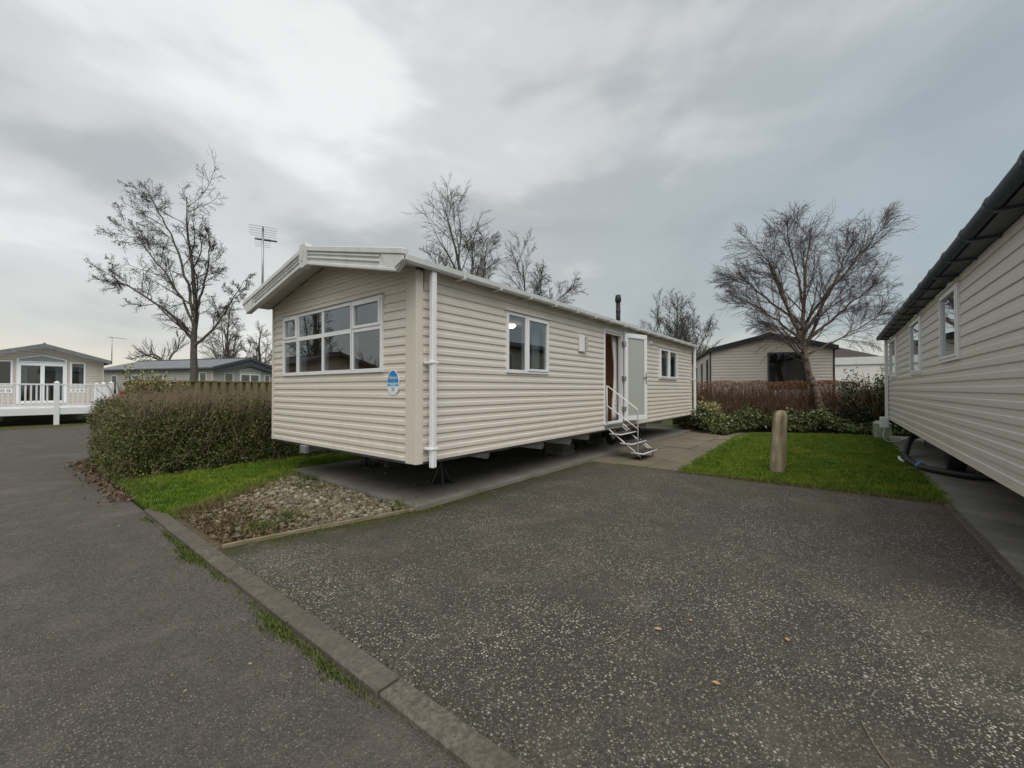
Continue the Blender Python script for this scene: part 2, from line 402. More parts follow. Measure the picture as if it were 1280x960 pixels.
def lining(parent, wall, length, z0, z1, openings, mat, d0=-.06, d1=-.012, ends_top=None, name='wall_panel'):
    ss = sorted(set([0, length]+[x for o in openings for x in o[:2]])); zs = sorted(set([z0, z1]+[min(x, z1) for o in openings for x in o[2:]]))
    mb = MB()
    for i in range(len(ss)-1):
        for j in range(len(zs)-1):
            sm, zm = (ss[i]+ss[i+1])/2, (zs[j]+zs[j+1])/2
            if any(o[0] < sm < o[1] and o[2] < zm < o[3] for o in openings): continue
            wall.box(mb, ss[i], ss[i+1], zs[j], zs[j+1], d0, d1)
    return mb.build(name, mat, parent)
def ring(wall, mb, s0, s1, z0, z1, w, d0, d1):
    wall.box(mb, s0, s1, z0, z0+w, d0, d1); wall.box(mb, s0, s1, z1-w, z1, d0, d1)
    wall.box(mb, s0, s0+w, z0+w, z1-w, d0, d1); wall.box(mb, s1-w, s1, z0+w, z1-w, d0, d1)
def window(parent, wall, s0, s1, z0, z1, panes, fw=.05, mat='upvc_white', gl='glass', out=.034, sashes=(), bars=(), name='window', sill=True):
    mb = MB(); ring(wall, mb, s0, s1, z0, z1, fw, -.05, out)
    for b in bars: wall.box(mb, b[0], b[1], b[2], b[3], -.05, out-.002)
    fr = mb.build(name, mat, parent, bevel=.004)
    for k, (a, b, c, d) in enumerate(panes):
        if k in sashes:
            q = MB(); ring(wall, q, a-.012, b+.012, c-.012, d+.012, .036, -.03, out+.012); q.build('sash', mat, fr, bevel=.004)
            a, b, c, d = a+.02, b-.02, c+.02, d-.02
        q = MB(); wall.box(q, a-.004, b+.004, c-.004, d+.004, out-.024, out-.016); q.build('pane', gl, fr)
    if sill:
        q = MB(); wall.box(q, s0-.02, s1+.02, z1+.002, z1+.014, -.01, out+.028); q.build('drip_rail', 'slate_trim' if mat == 'slate_trim' else 'trim_cream', fr)
    return fr

# ================================================================== SETTING
def sheet(name, poly, z, mat, parent=None, kind='structure', thick=0, sub=0):
    mb = MB(); n = len(poly)
    if thick: mb.prism(poly, lambda a, b, d: (a, b, d), z-thick, z)
    else: mb.v = [(x, y, z) for x, y in poly]; mb.f = [tuple(range(n))]
    o = mb.build(name, mat, parent)
    if kind: o['kind'] = kind
    return o
def in_poly(P, poly):
    x, y = P[:, 0], P[:, 1]; ins = np.zeros(len(P), bool); n = len(poly)
    for i in range(n):
        x0, y0 = poly[i]; x1, y1 = poly[(i+1) % n]
        c = ((y0 > y) != (y1 > y)) & (x < (x1-x0)*(y-y0)/((y1-y0) if y1 != y0 else 1e-9)+x0)
        ins ^= c
    return ins
rs = np.random.RandomState(11)
def scatter(poly, n, dens=None):
    p = np.array(poly); lo, hi = p.min(0), p.max(0); out = []
    got = 0
    while got < n:
        q = lo + rs.rand(n*2, 2)*(hi-lo); q = q[in_poly(q, poly)]
        if dens is not None: q = q[rs.rand(len(q)) < dens(q)]
        out.append(q); got += len(q)
    return np.concatenate(out)[:n]
def blades(name, P, z, h, w, mat, parent=None, lean=.5, hv=.5):
    n = len(P); hh = h*(1-hv/2+hv*rs.rand(n))*(1+.35*np.sin(P[:, 0]*9+2*np.sin(P[:, 1]*5))*np.sin(P[:, 1]*8+P[:, 0]*3)); a = rs.rand(n)*6.283; b = rs.rand(n)*6.283; l = lean*rs.rand(n)*hh
    dx, dy = np.cos(a)*w/2, np.sin(a)*w/2
    V = np.zeros((n, 5, 3)); zb = z-.004
    V[:, 0] = np.c_[P[:, 0]-dx, P[:, 1]-dy, np.full(n, zb)]; V[:, 1] = np.c_[P[:, 0]+dx, P[:, 1]+dy, np.full(n, zb)]
    mx, my = P[:, 0]+np.cos(b)*l*.35, P[:, 1]+np.sin(b)*l*.35
    V[:, 2] = np.c_[mx+dx*.8, my+dy*.8, zb+hh*.6]; V[:, 3] = np.c_[mx-dx*.8, my-dy*.8, zb+hh*.6]
    V[:, 4] = np.c_[P[:, 0]+np.cos(b)*l, P[:, 1]+np.sin(b)*l, zb+hh]
    i = np.arange(n)[:, None]*5
    T = np.concatenate([i+np.array([[0, 1, 2]]), i+np.array([[0, 2, 3]]), i+np.array([[3, 2, 4]])], 0)
    return npmesh(name, V.reshape(-1, 3), T, mat, parent)
def leaves(name, C, size, mat, parent=None, out=None, droop=.3, aspect=.5, fold=True):
    """folded leaf (2 triangles pairs) at each centre"""
    n = len(C); s = size*(.6+.8*rs.rand(n))[:, None]
    d = rs.normal(size=(n, 3)); 
    if out is not None: d = d*.8 + out
    d[:, 2] -= droop; d /= np.linalg.norm(d, axis=1)[:, None]
    u = rs.normal(size=(n, 3)); u -= (u*d).sum(1)[:, None]*d; u /= np.linalg.norm(u, axis=1)[:, None]
    w = np.cross(d, u)
    V = np.zeros((n, 4, 3)); V[:, 0] = C-d*s*.5; V[:, 2] = C+d*s*.5
    V[:, 1] = C+u*s*aspect*.5+w*s*.10; V[:, 3] = C-u*s*aspect*.5+w*s*.10
    i = np.arange(n)[:, None]*4
    T = np.concatenate([i+np.array([[0, 1, 2]]), i+np.array([[0, 2, 3]])], 0)
    return npmesh(name, V.reshape(-1, 3), T, mat, parent)
def sticks(name, A, D, ln, r, mat, parent=None, bend=.15, K=3, sides=3):
    """thin tapered twigs: start A, direction D, length ln"""
    n = len(A); P = np.zeros((n, K+1, 3)); P[:, 0] = A; d = D/np.linalg.norm(D, axis=1)[:, None]
    for k in range(K):
        d = d + rs.normal(size=(n, 3))*bend; d /= np.linalg.norm(d, axis=1)[:, None]
        P[:, k+1] = P[:, k]+d*(ln/K)[:, None]
    rad = r[:, None]*np.linspace(1, .35, K+1)[None]
    V, F = tubes(P, rad, sides)
    return npmesh(name, V, F, mat, parent)
def tubes(P, rad, sides):
    n, K, _ = P.shape; T = np.gradient(P, axis=1); T /= np.linalg.norm(T, axis=2, keepdims=True)+1e-9
    ref = np.tile(np.array([.21, .93, .29]), (n, K, 1)); bad = np.abs((T*ref).sum(2)) > .93; ref[bad] = (1, 0, 0)
    U = np.cross(T, ref); U /= np.linalg.norm(U, axis=2, keepdims=True)+1e-9; W = np.cross(T, U)
    a = np.arange(sides)*2*np.pi/sides
    V = P[:, :, None]+rad[:, :, None, None]*(U[:, :, None]*np.cos(a)[None, None, :, None]+W[:, :, None]*np.sin(a)[None, None, :, None])
    i = np.arange(n)[:, None, None]*K*sides; k = np.arange(K-1)[None, :, None]*sides; j = np.arange(sides)[None, None, :]; j2 = (j+1) % sides
    F = np.stack([i+k+j, i+k+j2, i+k+sides+j2, i+k+sides+j], -1).reshape(-1, 4)
    return V.reshape(-1, 3), F

sheet('ground', [(-500, -500), (900, -500), (900, 900), (-500, 900)], -.075, 'far_ground')
sheet('road', [(1.12, -40), (1.12, 11.2), (2.4, 12.0), (2.6, 21.0), (4, 23.2), (12, 24.5), (12, 26.5), (4, 26), (-.5, 22.6), (-6, 20.4), (-6, -40)], -.028, 'tarmac_road')
sheet('road_verge', [(-.5, 22.0), (2.2, 22.6), (2.8, 24.5), (-5, 40), (-9, 20.2)], -.022, 'far_ground')
sheet('driveway', [(1.21, -40), (9, -40), (9, -8), (4, -1.02), (7.16, -1.02), (7.12, 2.0), (7.10, 3.74), (3.02, 3.78), (1.27, 4.22), (1.21, 4.22)], -.004, 'tarmac_drive')
sheet('concrete_base', [(3.0, 3.72), (14.6, 3.66), (14.6, 7.08), (3.12, 7.08)], .05, 'concrete_pad', thick=.13)
sheet('neighbour_base', [(3.4, -1.06), (16.0, -1.06), (16.0, -6), (3.4, -6)], .03, 'concrete_pad', thick=.1)
sheet('lawn_left', [(1.14, 6.0), (1.24, 5.55), (3.14, 6.8), (3.14, 7.08), (16, 7.08), (16, 20), (2.7, 20), (2.5, 11.9), (1.5, 11.3), (1.14, 11.1)], -.002, 'turf_soil', thick=.06)
sheet('lawn_right', [(7.16, -1.06), (7.12, 2.03), (8.9, 2.06), (13.6, 2.25), (14.9, 4.6), (24, 5), (24, -3), (16.0, -3), (16.0, -1.06)], -.001, 'turf_soil', thick=.06)
sheet('gravel_bed', [(1.24, 4.2), (3.04, 3.78), (3.04, 7.0), (1.24, 5.6)], -.012, 'gravel_soil', thick=.05)

# kerb stones
kerb = empty('kerb', (1.17, 3, 0)); kerb['kind'] = 'structure'
y = 6.22
while y > -1.5:
    mb = MB(); l = .915
    mb.box(-.068, .062, y-l+.005-3, y-.005-3, -.12, .008); k = mb.build('kerb_stone', 'concrete_kerb', kerb, bevel=.008)
    k.location = (random.uniform(-.006, .006), 0, random.uniform(-.004, .004)); k.rotation_euler = (0, random.uniform(-.02, .02), random.uniform(-.004, .004)); y -= l
# timber edging board
ed = empty('edging_board', (2.1, 4.0, 0), 0, 'weathered timber edging board between gravel bed and tarmac', 'edging')
pts = [(1.27, 4.20), (2.05, 4.03), (3.0, 3.775)]
for (a, b), (c, d) in zip(pts, pts[1:]):
    mb = MB(); v = Vector((c-a, d-b, 0)); nrm = Vector((-v.y, v.x, 0)).normalized()*.016; A = Vector((a-2.1, b-4.0, 0)); B = A+v*.995
    mb.quadbox([(A-nrm)+Vector((0, 0, -.08)), (B-nrm)+Vector((0, 0, -.08)), (B+nrm)+Vector((0, 0, -.08)), (A+nrm)+Vector((0, 0, -.08)),
                (A-nrm)+Vector((0, 0, .028)), (B-nrm)+Vector((0, 0, .028)), (B+nrm)+Vector((0, 0, .028)), (A+nrm)+Vector((0, 0, .028))])
    mb.build('board', 'timber_edge', ed, bevel=.004)
# paving slabs
pav = empty('paving', (7.1, 2, 0)); pav['kind'] = 'structure'
ys = [2.04, 2.62, 3.18, 3.70]; mp_ = {}
for j in range(3):
    x = 7.12 + (0, -.0, 0)[j]; first = True; k = 0
    while x < 14.4:
        l = (.86, .60, .60)[j] if not (first and j == 1) else .45
        first = False
        x1 = min(x+l, 14.5)
        mb = MB(); mb.box(.010, x1-x-.010, .010, ys[j+1]-ys[j]-.010, -.05, 0)
        s = mb.build('paving_slab', 'slab', pav, bevel=.006)
        s.location = (x-7.1, ys[j]-2, random.uniform(.004, .022)); s.rotation_euler = (random.uniform(-.006, .006), random.uniform(-.006, .006), random.uniform(-.006, .006)); x = x1
sheet('paving_bed', [(7.11, 2.03), (14.5, 2.03), (14.5, 3.72), (7.11, 3.72)], -.006, 'moss')
# concrete edge strip along the neighbour's base
st = empty('edge_strip', (4.5, -1.03, 0), 0, 'thin broken concrete edge strip beside the right hand base', 'edging')
x = 3.45
while x < 7.0:
    l = random.uniform(.5, .9); mb = MB(); mb.box(x-4.5, min(x+l, 7.05)-.012-4.5, -.035, .03, -.06, random.uniform(.008, .022)); mb.build('strip_piece', 'concrete_kerb', st, bevel=.008); x += l

# ================================================================== MAIN CARAVAN
def gable_ends(W, z_eave, z_ridge):
    sl_ = (z_ridge-z_eave)/(W/2)
    def f(z):
        if z <= z_eave: return (0, W)
        t = (z-z_eave)/sl_; return (min(t, W/2), max(W-t, W/2))
    return f
MX, MY, ML, MW = 2.93, 3.65, 11.0, 3.68
cv = empty('static_caravan', (MX, MY, 0), 0, 'cream static caravan with white framed windows and open side door', 'caravan')
WF = Wall((0, 0, 0), (0, 1, 0), (-1, 0, 0)); WS = Wall((0, 0, 0), (1, 0, 0), (0, -1, 0))
WB = Wall((0, MW, 0), (1, 0, 0), (0, 1, 0)); WE = Wall((ML, 0, 0), (0, 1, 0), (1, 0, 0))
Z0, ZS = .56, 2.50
win_f = (.60, 3.28, 1.58, 2.515)
w1 = (1.56, 2.64, 1.605, 2.48); door = (4.66, 5.56, .66, 2.60); w2 = (7.90, 9.40, 1.64, 2.47)
ROOF_E, ROOF_R = 2.765, 3.20; EO = .12; BO = .23; BE = 2.735                        # eave overhang
slope = (ROOF_R-ROOF_E)/(MW/2+EO); wall_eave = ROOF_E+slope*EO-.055; wall_ridge = ROOF_R-.055
shr = lambda o, g=.015: (o[0]+g, o[1]-g, o[2]+g, o[3]-g)
siding(cv, WF, MW, Z0, wall_ridge, .1016, [shr(win_f)], 'siding_cream', gable_ends(MW, wall_eave, wall_ridge))
siding(cv, WS, ML, Z0, ZS, .1016, [shr(w1), shr(door), shr(w2)], 'siding_cream')
bwin = [(3.5, 5.4, 1.35, 2.45), (8.4, 9.6, 1.6, 2.45)]  # unseen rear openings, added to let daylight into the dark rooms
siding(cv, WB, ML, Z0, 2.7, .1016, [shr(o) for o in bwin], 'siding_cream', joined=True); siding(cv, WE, MW, Z0, 2.7, .1016, [], 'siding_cream', joined=True)
lining(cv, WF, MW, Z0, 2.72, [win_f], 'interior_wall'); lining(cv, WS, ML, Z0, 2.72, [w1, door, w2], 'interior_wall')
lining(cv, WB, ML, Z0, 2.72, bwin, 'interior_wall'); lining(cv, WE, MW, Z0, 2.72, [], 'interior_wall')
mb = MB(); mb.box(.0, ML, 0, MW, .575, .66); mb.build('floor', 'carpet', cv)
mb = MB(); mb.box(.06, ML-.06, .06, MW-.06, 2.62, 2.655); mb.build('inner_ceiling', 'interior_ceiling', cv)
# frieze boards below the gutter
for a, b, d in ((ZS+.002, 2.60, .012), (2.602, 2.735, .018)):
    mb = MB(); WS.box(mb, .1, ML-.02, a, b, -.01, d); mb.build('frieze_board', 'trim_cream', cv, bevel=.003)
# corner trims
mb = MB(); mb.box(-.026, .0, -.026, .165, Z0-.02, 2.70); mb.box(.0, .075, -.026, -.0, Z0-.02, 2.70); mb.build('corner_post', 'trim_cream', cv, bevel=.006)
mb = MB(); mb.box(-.024, .0, MW-.03, MW+.024, Z0-.01, 2.70); mb.build('corner_trim', 'trim_cream', cv, bevel=.006)
mb = MB(); mb.box(ML-.04, ML+.02, -.024, .0, Z0-.01, 2.70); mb.build('corner_trim', 'trim_cream', cv, bevel=.005)
mb = MB(); WS.box(mb, .08, ML, Z0-.03, Z0-.002, -.05, .006); mb.build('base_rail', 'chassis_steel', cv)
mb = MB(); WF.box(mb, .1, MW, Z0-.03, Z0-.002, -.05, .004); mb.build('base_rail', 'chassis_steel', cv)
# roof
FO = .34                                                      # front overhang
roof = None
for sgn in (0, 1):
    mb = MB(); y0, y1 = (-EO, MW/2) if sgn == 0 else (MW/2, MW+EO); z0, z1 = (ROOF_E, ROOF_R) if sgn == 0 else (ROOF_R, ROOF_E)
    mb.quadbox([(-FO+.03, y0, z0-.05), (ML+.1, y0, z0-.05), (ML+.1, y1, z1-.05), (-FO+.03, y1, z1-.05), (-FO+.03, y0, z0), (ML+.1, y0, z0), (ML+.1, y1, z1), (-FO+.03, y1, z1)])
    r_ = mb.build('roof', 'roof_tile_grey', cv)
    mb = MB(); mb.quadbox([(-FO+.03, y0, z0-.064), (-.03, y0, z0-.064), (-.03, y1, z1-.064), (-FO+.03, y1, z1-.064), (-FO+.03, y0, z0-.052), (-.03, y0, z0-.052), (-.03, y1, z1-.052), (-FO+.03, y1, z1-.052)])
    mb.build('soffit', 'soffit_grey', r_)
    if sgn == 0: roof = r_
mb = MB(); mb.box(.08, ML-.02, -EO+.02, -.02, 2.722, 2.734); mb.build('soffit', 'soffit_grey', roof)
# bargeboards on the gable, with moulded ribs
PF = lambda a, b, d: (-FO-d, a, b)
for sgn in (0, 1):
    def Y_(t): return (MW/2 - t*(MW/2+BO+.02)) if sgn == 0 else (MW/2 + t*(MW/2+BO+.02))
    def top(t): return ROOF_R+.055 - t*(ROOF_R-BE)
    bh = .235
    mb = MB(); mb.prism([(Y_(0), top(0)), (Y_(1), top(1)), (Y_(1), top(1)-.10), (Y_(.93), top(.93)-bh), (Y_(0), top(0)-bh)], PF, -.035, .018)
    bo = mb.build('bargeboard', 'fascia_white', cv)
    for (a, b, dd, t1) in ((-.006, .058, .046, 1.004), (.076, .098, .036, .80), (.128, .150, .036, .80), (.20, .238, .042, .935)):
        q = MB(); q.prism([(Y_(.02), top(.02)-a), (Y_(t1), top(t1)-a), (Y_(t1), top(t1)-b), (Y_(.02), top(.02)-b)], PF, .0, dd); q.build('moulding', 'fascia_white', bo, bevel=.006)
    q = MB(); q.prism([(Y_(.82), top(.82)-.06), (Y_(1.0), top(1)-.06), (Y_(1.0), top(1)-.11), (Y_(.935), top(.935)-.2), (Y_(.86), top(.86)-.2)], PF, .0, .034); q.build('end_block', 'fascia_white', bo, bevel=.006)
mb = MB(); c_ = MW/2; mb.prism([(c_-.10, 3.235), (c_-.07, 3.285), (c_+.07, 3.285), (c_+.10, 3.235), (c_+.075, 2.985), (c_+.03, 2.965), (c_-.03, 2.965), (c_-.075, 2.985)], PF, -.03, .062)
fin = mb.build('ridge_cap', 'fascia_white', cv, bevel=.008)
mb = MB(); mb.prism([(c_-.03, 3.2), (c_+.03, 3.2), (c_+.012, 3.06), (c_-.012, 3.06)], PF, .06, .078); mb.build('ornament', 'fascia_white', fin)
# gutter and brackets
mb = MB(); gy = -EO-.055
prof = [(0, .075), (.004, .02), (.022, 0), (.058, 0), (.076, .02), (.08, .075), (.070, .075), (.066, .026), (.014, .026), (.010, .075)]
k = len(mb.v)
for x in (-FO+.03, ML+.12): mb.v += [(x, gy+a-.02, 2.690+b) for a, b in prof]
n_ = len(prof); mb.f += [(k+i, k+(i+1) % n_, k+n_+(i+1) % n_, k+n_+i) for i in range(n_)] + [tuple(range(k, k+n_))[::-1], tuple(range(k+n_, k+2*n_))]
gut = mb.build('gutter', 'fascia_white', cv)
x = .55
while x < ML:
    q = MB(); q.box(x-.016, x+.016, gy-.026, -.022, 2.675, 2.688); q.box(x-.016, x+.016, gy-.034, gy-.022, 2.675, 2.77); q.build('gutter_bracket', 'fascia_white', gut); x += .68
# downpipes
for x in (.135, ML-.02):
    q = MB(); q.box(x-.034, x+.034, -.152, -.088, .50, 2.689); dp = q.build('downpipe', 'upvc_white', cv, bevel=.01)
    for z in (.70, 1.66): q = MB(); q.box(x-.052, x+.052, -.159, -.02, z, z+.024); q.build('pipe_clip', 'upvc_white', dp, bevel=.003)
# front window
s0, s1, z0, z1 = win_f; f = .05
m1, m2 = 1.27, 2.78; tr = 2.13
panes = [(s0+f, m1-.035, z0+f, tr-.03), (s0+f, m1-.035, tr+.03, z1-f),
         (m1+.035, 2.02-.025, z0+f, tr-.03), (2.02+.025, m2-.035, z0+f, tr-.03), (m1+.035, 2.02-.025, tr+.03, z1-f), (2.02+.025, m2-.035, tr+.03, z1-f),
         (m2+.035, s1-f, z0+f, tr-.03), (m2+.035, s1-f, tr+.03, z1-f)]
bars = [(m1-.035, m1+.035, z0+f, z1-f), (m2-.035, m2+.035, z0+f, z1-f), (2.02-.025, 2.02+.025, z0+f, z1-f),
        (s0+f, m1-.035, tr-.03, tr+.03), (m1+.035, 1.995, tr-.03, tr+.03), (2.045, m2-.035, tr-.03, tr+.03), (m2+.035, s1-f, tr-.03, tr+.03)]
fw_ = window(cv, WF, s0, s1, z0, z1, panes, f, sashes=(1, 7), bars=bars, name='front_window')
for mm in (m1, m2): q = MB(); WF.box(q, mm-.004, mm+.004, z0+.01, z1-.01, .03, .0345); q.build('mullion_joint', 'plastic_grey', fw_)
# side windows
s0, s1, z0, z1 = w1
window(cv, WS, s0, s1, z0, z1, [(s0+f, s0+.44, z0+f, z1-f), (s0+.50, s1-f, z0+f, z1-f)], f, sashes=(1,), bars=[(s0+.44, s0+.50, z0+f, z1-f)], name='side_window')
s0, s1, z0, z1 = w2; mid = (s0+s1)/2
window(cv, WS, s0, s1, z0, z1, [(s0+f, mid-.04, z0+f, z1-f), (mid+.04, s1-f, z0+f, z1-f)], f, sashes=(0, 1), bars=[(mid-.04, mid+.04, z0+f, z1-f)], name='bedroom_window', out=.05)
for s0, s1, z0, z1 in bwin: window(cv, WB, s0, s1, z0, z1, [(s0+f, (s0+s1)/2-.025, z0+f, z1-f), ((s0+s1)/2+.025, s1-f, z0+f, z1-f)], f, bars=[((s0+s1)/2-.025, (s0+s1)/2+.025, z0+f, z1-f)], name='added_rear_window')
# doorway and open door leaf
s0, s1, z0, z1 = door
mb = MB(); ring(WS, mb, s0, s1, z0, z1, .045, -.06, .030); df = mb.build('door_frame', 'upvc_white', cv, bevel=.004)
mb = MB(); WS.box(mb, s0+.02, s1-.02, z0-.045, z0-.002, -.05, .05); mb.build('threshold', 'galv_steel', df)
th = R(14); hx, hy = s1-.01, -.045
WD = Wall((hx, hy, 0), (math.cos(-th), math.sin(-th), 0), (-math.sin(th), -math.cos(th), 0))
dl = MB(); ring(WD, dl, 0, .80, z0+.03, z1-.01, .10, 0, .05); leaf = dl.build('door_leaf', 'upvc_white', cv, bevel=.005)
q = MB(); WD.box(q, .095, .705, z0+.125, z1-.105, .018, .032); q.build('pane', 'glass_frosted', leaf)
q = MB(); ring(WD, q, .095, .705, z0+.125, z1-.105, .014, .03, .042); q.build('glazing_bead', 'plastic_grey', leaf)
for z in (.9, 1.55, 2.3): q = MB(); WD.box(q, -.045, .03, z, z+.10, -.012, .0565); q.build('hinge', 'galv_steel', leaf, bevel=.004)
q = MB(); WD.box(q, .735, .765, 1.50, 1.74, .05, .062); WD.box(q, .66, .765, 1.63, 1.652, .062, .082); q.build('door_handle', 'galv_steel', leaf)
# wall fittings
mb = MB(); WS.box(mb, 3.62, 3.80, 2.05, 2.35, .01, .055); vn = mb.build('flue_terminal', 'upvc_white', cv, bevel=.01)
for i in range(6): q = MB(); WS.box(q, 3.805, 3.875, 2.07+i*.047, 2.092+i*.047, .012, .075); q.build('vent_slat', 'plastic_grey', vn)
mb = MB(); mb.tube([(7.26, .01, 2.52), (7.26, -.05, 2.52)], .055, 14); ll = mb.build('wall_light', 'upvc_white', cv, True)
q = MB(); q.tube([(7.26, -.052, 2.52), (7.26, -.075, 2.515)], [.038, .026], 12); q.build('lens', 'upvc_white', ll, True)
# flue pipe
mb = MB(); mb.tube([(7.55, .95, 2.86), (7.55, .95, 3.70)], .058, 16); fl = mb.build('flue_pipe', 'black_paint', cv, True)
q = MB(); q.tube([(7.55, .95, 3.70), (7.55, .95, 3.74), (7.55, .95, 3.80), (7.55, .95, 3.90), (7.55, .95, 3.915)], [.058, .082, .082, .066, .04], 16); q.build('flue_cap', 'black_paint', fl, True)
q = MB(); q.tube([(7.55, .95, 3.44), (7.55, .95, 3.47)], .066, 16); q.build('flue_collar', 'black_paint', fl, True)
q = MB(); q.box(8.9, 9.08, .55, .73, 2.85, 3.07); q.build('roof_vent', 'soffit_grey', roof, bevel=.02)
# chassis
for y in (.75, 2.93):
    mb = MB(); mb.box(.12, ML-.2, y-.04, y+.04, .42, .43); mb.box(.12, ML-.2, y-.006, y+.006, .43, .56); mb.box(.12, ML-.2, y-.04, y+.04, .56, .573); mb.build('chassis_beam', 'chassis_steel', cv)
x = .7
while x < ML:
    mb = MB(); mb.box(x-.025, x+.025, .1, MW-.1, .50, .56); mb.build('cross_member', 'chassis_steel', cv); x += 1.2
for x, r_, z in ((1.35, .06, .47), (2.7, .07, .455), (3.6, .08, .445), (4.3, .07, .455), (6.4, .07, .47), (7.4, .07, .47), (8.6, .07, .47)):
    mb = MB(); mb.tube([(x, .16, z), (x+.03, .9, z), (x+.05, 2.2, z+.01)], r_, 10); mb.build('insulated_duct', 'plastic_grey', cv, True)
for y in (.62, 3.05):
    mb = MB(); mb.tube([(6.3, y-.09, .33), (6.3, y+.09, .33)], .27, 22); w_ = mb.build('wheel', 'rubber_black', cv, True)
    q = MB(); q.tube([(6.3, y-.095, .33), (6.3, y+.095, .33)], .15, 16); q.build('rim', 'galv_steel', w_)
mb = MB(); mb.tube([(6.3, .6, .33), (6.3, 3.05, .33)], .03, 8); mb.build('axle', 'chassis_steel', cv)
mb = MB(); mb.box(-.02, .5, 2.5, 2.58, .44, .53); mb.box(-.06, .0, 2.46, 2.62, .43, .545); mb.build('drawbar', 'galv_steel', cv, bevel=.005)
# sticker: blue top, band, white foot
sk = Vector((0, .40, 1.455)); WK = Wall((0, 0, 0), (0, 1, 0), (-1, 0, 0))
def egg(t): 
    a = 2*math.pi*t; return (.112*math.sin(a)*(1-.10*math.cos(a)), .145*math.cos(a))
def egg_slice(name, zlo, zhi, mat, d, grow=1, parent=cv):
    pts_ = [egg(i/64) for i in range(64)]; pts_ = [(a*grow, b*grow) for a, b in pts_]
    right = [(abs(a), b) for a, b in pts_ if b >= zlo and b <= zhi and a >= 0]; right.sort(key=lambda p: -p[1])
    def wat(z): 
        return np.interp(z, [p[1] for p in sorted([(abs(a), b) for a, b in pts_ if a >= -1e-9], key=lambda p: p[1])], [p[0] for p in sorted([(abs(a), b) for a, b in pts_ if a >= -1e-9], key=lambda p: p[1])])
    r2 = [(float(wat(zhi)), zhi)]+[p for p in right if zlo < p[1] < zhi]+[(float(wat(zlo)), zlo)]
    poly = [(sk.y+a, sk.z+b) for a, b in r2]+[(sk.y-a, sk.z+b) for a, b in r2[::-1]]
    q = MB(); q.prism(poly, WK.p, .012, d); return q.build(name, mat, parent)
stk = egg_slice('number_sticker', -.1445, .1445, 'sticker_white', .0205, 1.03)
stk['label'] = 'blue and white oval number sticker by the corner'
egg_slice('blue_panel', -.005, .142, 'sticker_blue', .0215, .94, stk); egg_slice('band', -.045, -.014, 'sticker_cyan', .0215, .97, stk)
def text(txt, loc, size, mat, parent, name, wall_rot=(R(90), 0, R(-90)), ext=.0006):
    cu = bpy.data.curves.new(name, 'FONT'); cu.body = txt; cu.size = size; cu.extrude = ext; cu.align_x = 'CENTER'; cu.align_y = 'CENTER'
    to = bpy.data.objects.new(name, cu); COL.objects.link(to); bpy.context.view_layer.update()
    me = bpy.data.meshes.new_from_object(to.evaluated_get(bpy.context.evaluated_depsgraph_get())); bpy.data.objects.remove(to)
    me.materials.clear(); o = link(name, me, mat, parent); o.location = loc; o.rotation_euler = wall_rot; return o
text('Haven', (-.0222, sk.y, sk.z+.055), .062, 'sticker_white', stk, 'lettering')
text('20', (-.0222, sk.y, sk.z-.082), .058, 'sticker_ink', stk, 'number')
q = MB(); q.prism([(sk.y-.06, sk.z+.004), (sk.y-.02, sk.z+.022), (sk.y+.015, sk.z+.010), (sk.y+.05, sk.z+.02), (sk.y+.07, sk.z+.004)], WK.p, .021, .0222); q.build('wave', 'sticker_green', stk)
q = MB(); q.prism([(sk.y-.045, sk.z-.033), (sk.y+.045, sk.z-.033), (sk.y+.045, sk.z-.024), (sk.y-.045, sk.z-.024)], WK.p, .021, .0222); q.build('lettering_line', 'sticker_white', stk)
# inside: partition, sofa, units
mb = MB(); mb.box(6.0, 6.05, .07, 2.3, .66, 2.62); mb.build('partition', 'wood_brown', cv)
mb = MB(); mb.box(2.75, 2.79, .95, 2.1, .66, 2.62); mb.build('partition', 'wood_brown', cv)  # added divider, blocks the lit ceiling lamp from the front window
mb = MB(); mb.box(3.30, 3.34, 2.2, MW-.07, .66, 2.62); mb.build('partition', 'wood_brown', cv)
cab = empty('wall_unit', (MX+2.6, MY+2.6, .66), 0, 'wooden wall unit inside behind the lounge window', 'cabinet')
mb = MB(); mb.box(-.5, .6, .45, .98, 0, 1.55); mb.build('carcass', 'wood_brown', cab); 
for x in (-.48, .07): q = MB(); q.box(x, x+.5, .43, .45, .05, 1.5); q.build('cupboard_door', 'wood_brown', cab, bevel=.005)
sf = empty('corner_sofa', (MX+.5, MY+1.8, .66), 0, 'orange brown corner sofa under the front window inside', 'sofa')
mb = MB(); mb.box(-.38, .25, -1.6, 1.6, 0, .42); mb.build('seat', 'sofa_orange', sf, bevel=.03)
mb = MB(); mb.box(-.40, -.2, -1.6, 1.6, .42, .80); mb.build('backrest', 'sofa_orange', sf, bevel=.03)
lampo = empty('ceiling_lamp', (6.15, 4.85, 2.62), 0, 'small lit ceiling lamp seen through the side window', 'lamp')
mb = MB(); mb.tube([(0, 0, 0), (0, 0, -.02)], .10, 16); mb.build('lamp_base', 'brass', lampo)
mb = MB(); mb.tube([(0, 0, -.02), (0, 0, -.05), (0, 0, -.085)], [.085, .08, .03], 16); mb.build('lamp_shade', 'lamp_lit', lampo, True)
